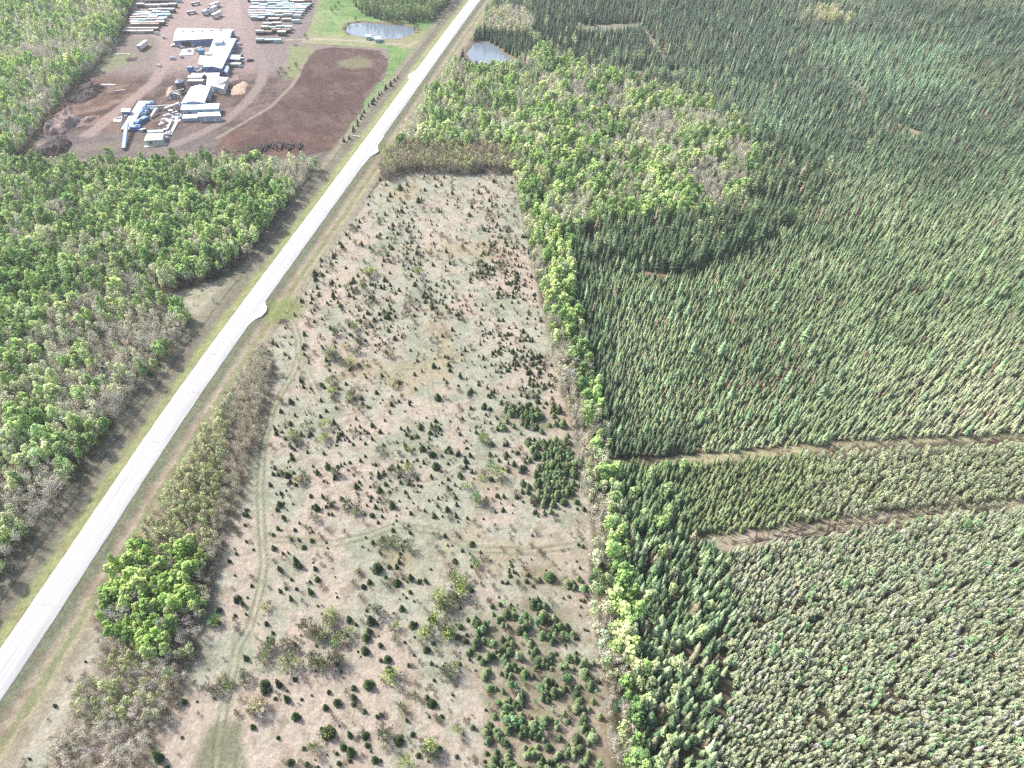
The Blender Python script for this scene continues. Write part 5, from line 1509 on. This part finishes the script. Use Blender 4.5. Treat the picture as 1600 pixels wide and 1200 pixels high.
# small machinery standing about
rs = random.Random(5)
CR = [(268, 176.5), (272, 180), (276, 177), (279, 181), (281, 185), (262, 180), (265, 184), (270, 186), (258, 183), (256, 190), (262, 199), (259, 204), (262, 212), (265, 208), (260, 217), (226, 205), (222, 205.5), (286, 76), (296, 81), (302, 72), (312, 76), (308, 80), (375, 97), (378, 93), (374, 105), (370, 64), (374, 70), (308, 108), (312, 112), (316, 110), (303, 119), (326, 110), (198, 184), (186, 186), (393, 12), (256, 60), (246, 54), (249, 104), (270, 93), (284, 90)]
for k, (px_, py_) in enumerate(CR):
    g0 = P3(px_, py_); w_, d_, h_ = rs.uniform(1.2, 3.2), rs.uniform(1, 2), rs.uniform(.7, 1.8)
    t = empty('equipment_crate', g0, rs.uniform(-.6, .6)); m_ = rs.choice([M_DARK, M_GREY, M_WRAPW, M_PBLUE, M_LUM])
    b = MB(); b.box(0, 0, h_ / 2 + .1, w_, d_, h_); b.build('box', m_, t)
    b = MB(); b.box(0, 0, h_ + .16, w_ * 1.06, d_ * 1.08, .12); b.build('lid', M_WRAPW if m_ in (M_DARK, M_LUM) else M_GREY, t)
    b = MB(); b.box(-w_ * .35, 0, .02, .2, d_, .2); b.box(w_ * .35, 0, .02, .2, d_, .2); b.build('skid', M_LUMD, t)
    cn = 'dark' if m_ is M_DARK else 'grey' if m_ is M_GREY else 'white' if m_ is M_WRAPW else 'pale blue' if m_ is M_PBLUE else 'brown'
    pl = 'beside the hall' if py_ < 125 else 'on the littered ground by the conveyors'
    tag(t, 'small %s equipment crate %s' % (cn, pl), 'crate', 'small %s equipment crates %s' % (cn, pl))

# lumber stacks
ROWS = [  # x0, x1, y at the foot, kind of cover, yard
    (387, 411, 3.8, 'd', 1), (414, 480, 2.6, 'w', 1), (454, 487, 6.8, 'd', 1), (392, 452, 7.2, 'w', 1),
    (393, 487, 11.2, 't', 1), (392, 484, 14.8, 't', 1), (390, 480, 18.4, 'w', 1), (389, 477, 21.8, 't', 1), (388, 474, 25.0, 'w', 1), (389, 471, 28.6, 'w', 1),
    (392, 414, 32.4, 't', 1), (419, 437, 33.4, 'b', 1), (441, 456, 34.0, 'b', 1), (456, 469, 36.8, 't', 1), (411, 440, 41.6, 'w', 1), (408, 457, 47.6, 'w', 1), (425, 455, 52.4, 'd', 1), (400, 426, 54.6, 'd', 1), (434, 448, 56.2, 'd', 1), (400, 440, 67.4, 't', 1),
    (222, 284, 4.4, 'w', 0), (214, 277, 12.6, 'w', 0), (233, 274, 20.6, 'w', 0), (211, 266, 24.6, 't', 0), (208, 268, 28.6, 't', 0), (204, 262, 32.6, 'w', 0), (202, 258, 36.4, 'w', 0), (204, 258, 40.4, 'w', 0), (205, 250, 44.0, 'd', 0), (196, 248, 48.4, 'b', 0), (191, 240, 52.8, 'b', 0)]
RO = {}
for (xa, xb, yy, kd, right) in ROWS:
    A = P3(xa, yy); B = P3(xb, yy); Ln = B.x - A.x; n_ = max(1, round(Ln / 6.4)); u = Ln / n_
    RO[right] = RO.get(right, 0) + 1
    for k in range(n_):
        hh = rs.choice([2.0, 2.4, 2.4, 2.7]) if kd != 'b' else 1.7
        t = empty('lumber_stack', (A.x + (k + .5) * u, A.y + 1.3 + rs.uniform(-.25, .25), 0), rs.uniform(-.02, .02))
        cov = {'w': rs.choice([M_WRAPW, M_WRAPW, M_WRAPT, M_WRAPB]), 't': rs.choice([M_WRAPT, M_WRAPT, M_WRAPW]), 'b': M_WRAPB, 'd': rs.choice([M_LUM, M_WRAPB])}[kd]
        side = M_LUMD if (kd == 'd' or rs.random() < .45) else (cov if rs.random() < .5 else M_LUM)
        L2 = u * rs.uniform(.93, .99)
        b = MB(); nl = 3
        for q in range(nl): b.box(0, 0, .15 + hh * (q + .5) / nl, L2 - .15 * (q % 2), 2.5, hh / nl - .07)
        b.build('bundle', side, t)
        b = MB(); b.box(0, 0, hh + .2, L2 + .06, 2.6, .14)
        b.box(0, -1.33, hh * .8 + .1, L2 + .06, .05, hh * .25); b.build('cover', cov, t)
        b = MB()
        for q in (-.3, .3): b.box(L2 * q, 0, .02, .2, 2.5, .22)
        b.build('bearer', M_LUMD, t)
        cn = 'white' if cov is M_WRAPW else 'teal' if cov is M_WRAPT else 'beige' if cov is M_WRAPB else 'dark brown'
        rw = 'at the far end' if yy < 10 else 'in the middle rows' if yy < 30 else 'in the nearer rows' if yy < 60 else 'in the nearest row'
        gl = '%s covered lumber stack %s of the %s stack yard' % (cn, rw, 'right' if right else 'left')
        tag(t, gl, 'lumber stack', gl.replace('stack ', 'stacks ', 1))


def vehicle(px_, py_, L_n, W_, H_, rz, m, label, cat, kindv='car'):
    t = empty({'car': 'parked_car', 'trailer': 'parked_trailer', 'pickup': 'pickup_truck'}[kindv], P3(px_, py_), rz)
    b = MB()
    if kindv == 'trailer':
        b.box(0, 0, 1.1 + H_ / 2, L_n, W_, H_); b.build('body', m, t)
        b = MB(); b.box(0, 0, .98, L_n * .96, W_ * .4, .2); b.build('chassis', M_DARK, t)
        b = MB(); b.box(-L_n / 2 - .02, 0, 1.1 + H_ / 2, .06, W_ * .92, H_ * .92); b.build('door', M_GREY, t)
        wx = [(-.38), (-.28), (.34)]
    else:
        prof = [(-.5, .35), (-.5, .62), (-.44, .70), (-.30, .72), (-.20, 1.0), (.12, 1.0), (.24, .72), (.46, .62), (.5, .5), (.5, .35)] if kindv == 'car' else [(-.5, .4), (-.5, .72), (-.06, .72), (-.02, 1.0), (.2, 1.0), (.28, .74), (.47, .68), (.5, .5), (.5, .4)]
        V = [(x_ * L_n, s_ * W_ / 2, z_ * H_) for s_ in (-1, 1) for x_, z_ in prof]; n_ = len(prof)
        b.add(V, [tuple(range(n_)), tuple(range(n_, 2 * n_))[::-1]] + [(i, n_ + i, n_ + (i + 1) % n_, (i + 1) % n_) for i in range(n_)]); b.build('body', m, t)
        b = MB(); b.box(-.03 * L_n if kindv == 'car' else .09 * L_n, 0, H_ * .86, L_n * (.34 if kindv == 'car' else .2), W_ * 1.01, H_ * .18); b.build('window', M_GLASS, t)
        wx = [-.32, .32]
    for x_ in wx:
        for s_ in (-1, 1):
            b = MB(); b.tube((x_ * L_n, s_ * (W_ / 2 - .22), .42), (x_ * L_n, s_ * (W_ / 2 + .02), .42), .42, n=12); b.build('wheel', M_TYRE, t)
    tag(t, label, cat, None)
    return t


vehicle(273.5, 72.5, 4.8, 1.9, 1.5, .2, M_CARW, 'white car parked at the left end of the longest shed', 'car')
vehicle(281, 72.8, 5.4, 2.0, 1.8, -.1, M_CARW, 'white pickup truck parked by the longest shed front', 'pickup truck', 'pickup')
vehicle(391, 95.5, 4.8, 1.9, 1.5, .4, M_CARD, 'dark car parked alone right of the hall', 'car')
vehicle(376.5, 89, 4.6, 1.8, 1.5, 1.5, M_CARD, 'dark car parked beside the blue annexe', 'car')
vehicle(625, 241.5, 5.0, 2.0, 1.6, .0, M_CARW, 'white car parked between the hedge and the wood', 'car')
vehicle(225, 75.5, 11, 2.6, 2.6, 1.45, M_CARW, 'long white trailer standing alone on the left gravel', 'trailer', 'trailer')
vehicle(325, 22.5, 9, 2.6, 2.5, 1.2, M_WRAPT, 'teal white trailer, left of the trailers beyond the sheds', 'trailer', 'trailer')
vehicle(332, 19.5, 10, 2.6, 2.5, 1.2, M_CARW, 'white trailer, middle one of those beyond the sheds', 'trailer', 'trailer')
vehicle(337, 12, 9, 2.6, 2.5, 1.1, M_CARW, 'white trailer farthest beyond the sheds', 'trailer', 'trailer')
vehicle(340, 27.5, 9, 2.6, 2.5, 1.15, M_CARW, 'white trailer nearest the longest shed', 'trailer', 'trailer')
vehicle(367, 104, 9, 3.0, 1.0, .0, M_WRAPB, 'low grey flat trailer below the blue annexe', 'trailer', 'trailer')
vehicle(300, 22, 7, 2.4, 1.2, .5, M_GREY, 'grey low trailer on the track beyond the sheds', 'trailer', 'trailer')
vehicle(306, 8, 7, 2.4, 1.2, .7, M_GREY, 'grey low trailer at the far end of the track', 'trailer', 'trailer')


def heap(P_, h, m, label, cat, name, rough=.5, seed=0, steps=34, peaks=5):
    """lumpy heap filling a ground polygon"""
    q = G([p[0] for p in P_], [p[1] for p in P_]); lo, hi = q.min(0), q.max(0); st = max((hi - lo)) / steps
    xs = np.arange(lo[0] - st, hi[0] + 2 * st, st); ys_ = np.arange(lo[1] - st, hi[1] + 2 * st, st)
    X, Y = np.meshgrid(xs, ys_); d = sdist(X.ravel(), Y.ravel(), q, 1.5, 6, seed)
    z = np.clip(d / 3.5, 0, 1) ** .7 * h * np.clip(.1 + rough * (fbm(X.ravel(), Y.ravel(), 8, seed + 3, 5) - .3) * 4.2, .08, 2) + (np.random.RandomState(seed).rand(d.size) - .5) * h * .35
    z = np.where(d <= 0, -1.2, z); ny, nx = X.shape; c = q.mean(0)
    id_ = np.arange(ny * nx).reshape(ny, nx)
    F = np.stack([id_[:-1, :-1], id_[:-1, 1:], id_[1:, 1:], id_[1:, :-1]], -1).reshape(-1, 4)
    keep_ = (d[F] > -st).any(1); F = F[keep_]; u_, inv = np.unique(F, return_inverse=True)
    V = np.stack([X.ravel() - c[0], Y.ravel() - c[1], z], -1)[u_]
    o = link(name, mesh_np(name, V, inv.reshape(-1, 4), m)); o.location = (c[0], c[1], 0)
    tag(o, label, cat, None); return o


heap([(120, 134), (140, 133), (160, 134), (168, 138), (150, 152), (128, 160), (98, 160), (112, 152), (121, 144)], 2.6, M_DEB, 'dark bark debris heap below the white strip', 'debris heap', 'debris_heap', .7, 1, 60)
heap([(70, 226), (82, 216), (104, 212), (112, 226), (106, 236), (88, 244), (52, 246), (50, 240)], 2.8, M_DEB, 'dark debris heap at the yard\'s lower left corner', 'debris heap', 'debris_heap', .7, 2, 50)
heap([(196, 92), (215, 89), (216, 94), (198, 97)], 1.6, M_DEB, 'small dark heap on the grassy ground', 'debris heap', 'debris_heap', .7, 3, 24)
heap([(72, 192), (96, 172), (112, 168), (118, 182), (132, 186), (110, 200), (100, 210), (72, 212), (66, 206)], 2.6, M_MOUND, 'large lumpy reddish earth mound by the trees', 'earth mound', 'earth_mound', .9, 4, 50)
heap([(122, 190), (140, 182), (150, 184), (134, 196), (118, 202)], 1.8, M_MOUND, 'smaller earth mound in the middle of the brown ground', 'earth mound', 'earth_mound', .9, 5, 28)
heap([(362, 136), (380, 127), (389, 130), (383, 146), (366, 150), (358, 148)], 1.5, M_DUST, 'tan sawdust pile right of the white walled building', 'sawdust pile', 'sawdust_pile', .5, 6, 30)
heap([(256, 152), (262, 138), (272, 134), (268, 150)], 1.6, M_DUST, 'tan sawdust pile left of the dark hopper', 'sawdust pile', 'sawdust_pile', .5, 7, 24)
heap([(352, 118), (372, 117), (376, 124), (362, 129), (352, 126)], 1.2, M_MOUND, 'brown earth pile right of the low building', 'earth mound', 'earth_mound', .6, 8, 24)
heap([(458, 70), (464, 69), (466, 72), (458, 73)], 1.0, M_DEB, 'small dark heap right of the nearest lumber row', 'debris heap', 'debris_heap', .7, 9, 14)
# logs lying on the debris heaps, on the slash strips and in the log row
def logs(P_, n, L0, r, seed, label, group, ang=None, z0=.2, zr=1.2, m=None):
    rr = random.Random(seed); q = G([p[0] for p in P_], [p[1] for p in P_]); lo, hi = q.min(0), q.max(0); k = 0
    while k < n:
        x_, y_ = rr.uniform(lo[0], hi[0]), rr.uniform(lo[1], hi[1])
        if not inside(np.array([x_]), np.array([y_]), q)[0]: continue
        k += 1; a = rr.gauss(ang[0], ang[1]) if ang else rr.uniform(0, 3.14); L1 = L0 * rr.uniform(.6, 1.2); z = z0 + rr.uniform(0, zr)
        b = MB(); r1 = r * rr.uniform(.7, 1.3); b.tube((-L1 / 2, 0, 0), (L1 / 2, 0, rr.uniform(-.2, .3)), r1, r1 * .7, 6)
        o = b.build('log', m or M_LOG); o.location = (x_, y_, z); o.rotation_euler = (0, 0, a); tag(o, label, 'log', group)


logs([(396, 233), (420, 226), (450, 223), (472, 227), (472, 233), (440, 233), (400, 238)], 70, 4.5, .42, 11, 'dark log in the log row at the bottom of the bare soil', 'dark logs at the bottom of the soil plot', (1.5, .25), .3, 1.0)
logs([(98, 158), (130, 140), (160, 136), (150, 152)], 26, 7, .25, 12, 'dark log on the debris heap below the white strip', 'logs on the dark debris heap', (.1, .4), 1.2, 1.4)
logs([(28, 254), (60, 240), (108, 240), (110, 248), (60, 254)], 24, 8, .25, 13, 'dark log at the yard\'s lower left corner', 'logs at the lower left corner of the yard', (.05, .15), .2, 1.0)
M_DEADW = mat_plain('weathered_deadwood', (.36, .33, .31), .9, .3, 2)
logs([(1125, 848), (1240, 826), (1400, 806), (1560, 792), (1580, 806), (1400, 826), (1240, 848)], 110, 5, .13, 14, 'dark fallen pole on the lower cleared strip', 'fallen poles on the lower cleared strip', (.35, .6), .15, .5)
logs([(1300, 1020), (1560, 860), (1590, 1150), (1200, 1180)], 40, 4, .10, 15, 'grey fallen pole among the pale young pines', 'fallen poles among the young pines', (.4, .8), 1.2, 1.5, M_DEADW)
for (px_, py_, L1, a, lab) in ((557, 213, 4.5, -.2, 'white pipe lying in the roadside ditch'),):
    b = MB(); b.tube((-L1 / 2, 0, 0), (L1 / 2, 0, .1), .3, n=8); o = b.build('pipe', M_WRAPW); o.location = P3(px_, py_); o.rotation_euler = (0, 0, a); tag(o, lab, 'pipe')
for (p, q_, w_, lab) in (((177.5, 85.3), (204, 85.5), .8, 'white barrier line at the edge of the left gravel'), ((128.8, 132.8), (181, 133.2), 1.6, 'white sheeting strip above the dark debris heap'), ((181, 143), (197, 141), .6, 'thin pale pole rack on the brown ground')):
    A = P3(*p); B = P3(*q_); b = MB(); n_ = 9; D = B - A
    for k in range(n_): b.box(D.x * (k + .5) / n_, D.y * (k + .5) / n_ + rs.uniform(-.3, .3), .25, D.length / n_ * .98, w_ * rs.uniform(.6, 1.2), .5, rs.uniform(-.03, .03))
    o = b.build('barrier', M_WRAPW); o.location = A; tag(o, lab, 'barrier')
# fence along the west side of the field
fl = resample(poly([(446, 489), (470, 458), (500, 412), (548, 348), (588, 286)]), 5.0)
t = empty('wire_fence', (*fl[0], 0)); tag(t, 'low wire fence with grey posts along the field\'s roadside edge', 'fence')
for i, p in enumerate(fl):
    b = MB(); b.box(p[0] - fl[0][0], p[1] - fl[0][1], .35, .18, .18, 1.7); b.build('post', M_POST, t)
for hz_ in (.5, 1.0):
    b = MB()
    for i in range(len(fl) - 1):
        a = fl[i] - fl[0]; c = fl[i + 1] - fl[0]; b.tube((a[0], a[1], hz_), (c[0], c[1], hz_), .03, n=4, caps=False)
    b.build('wire', M_GREY, t)
# brushwood at the field gateway
t = empty('brushwood_pile', P3(441, 503))
b = MB()
for k in range(34):
    a = rs.uniform(0, 6.28); r_ = rs.uniform(0, 1.6); x_, y_ = r_ * math.cos(a) * 1.7, r_ * math.sin(a); d = rs.uniform(0, 6.28)
    b.tube((x_ - math.cos(d), y_ - math.sin(d), rs.uniform(.1, .5)), (x_ + math.cos(d), y_ + math.sin(d), rs.uniform(.2, .9)), .09, .04, 5)
b.build('branches', M_MOUND, t); tag(t, 'reddish brushwood pile at the field gateway', 'brushwood pile')
# ------------------------------------------------------------------ haze in the air
hz = bpy.data.materials.new('haze'); hz.use_nodes = True
hn = hz.node_tree; hn.nodes.clear()
ho = hn.nodes.new('ShaderNodeOutputMaterial'); hv = hn.nodes.new('ShaderNodeVolumePrincipled')
hv.inputs['Color'].default_value = (.92, .95, 1, 1); hv.inputs['Density'].default_value = 0.00014; hv.inputs['Anisotropy'].default_value = .3
hn.links.new(hv.outputs[0], ho.inputs['Volume'])
b = MB(); b.prism([(-1500, -400), (1500, -400), (1500, 1900), (-1500, 1900)], -3.6, 190)
hzo = b.build('haze', hz); tag(hzo, 'thin pale haze in the air', None, None, 'stuff')
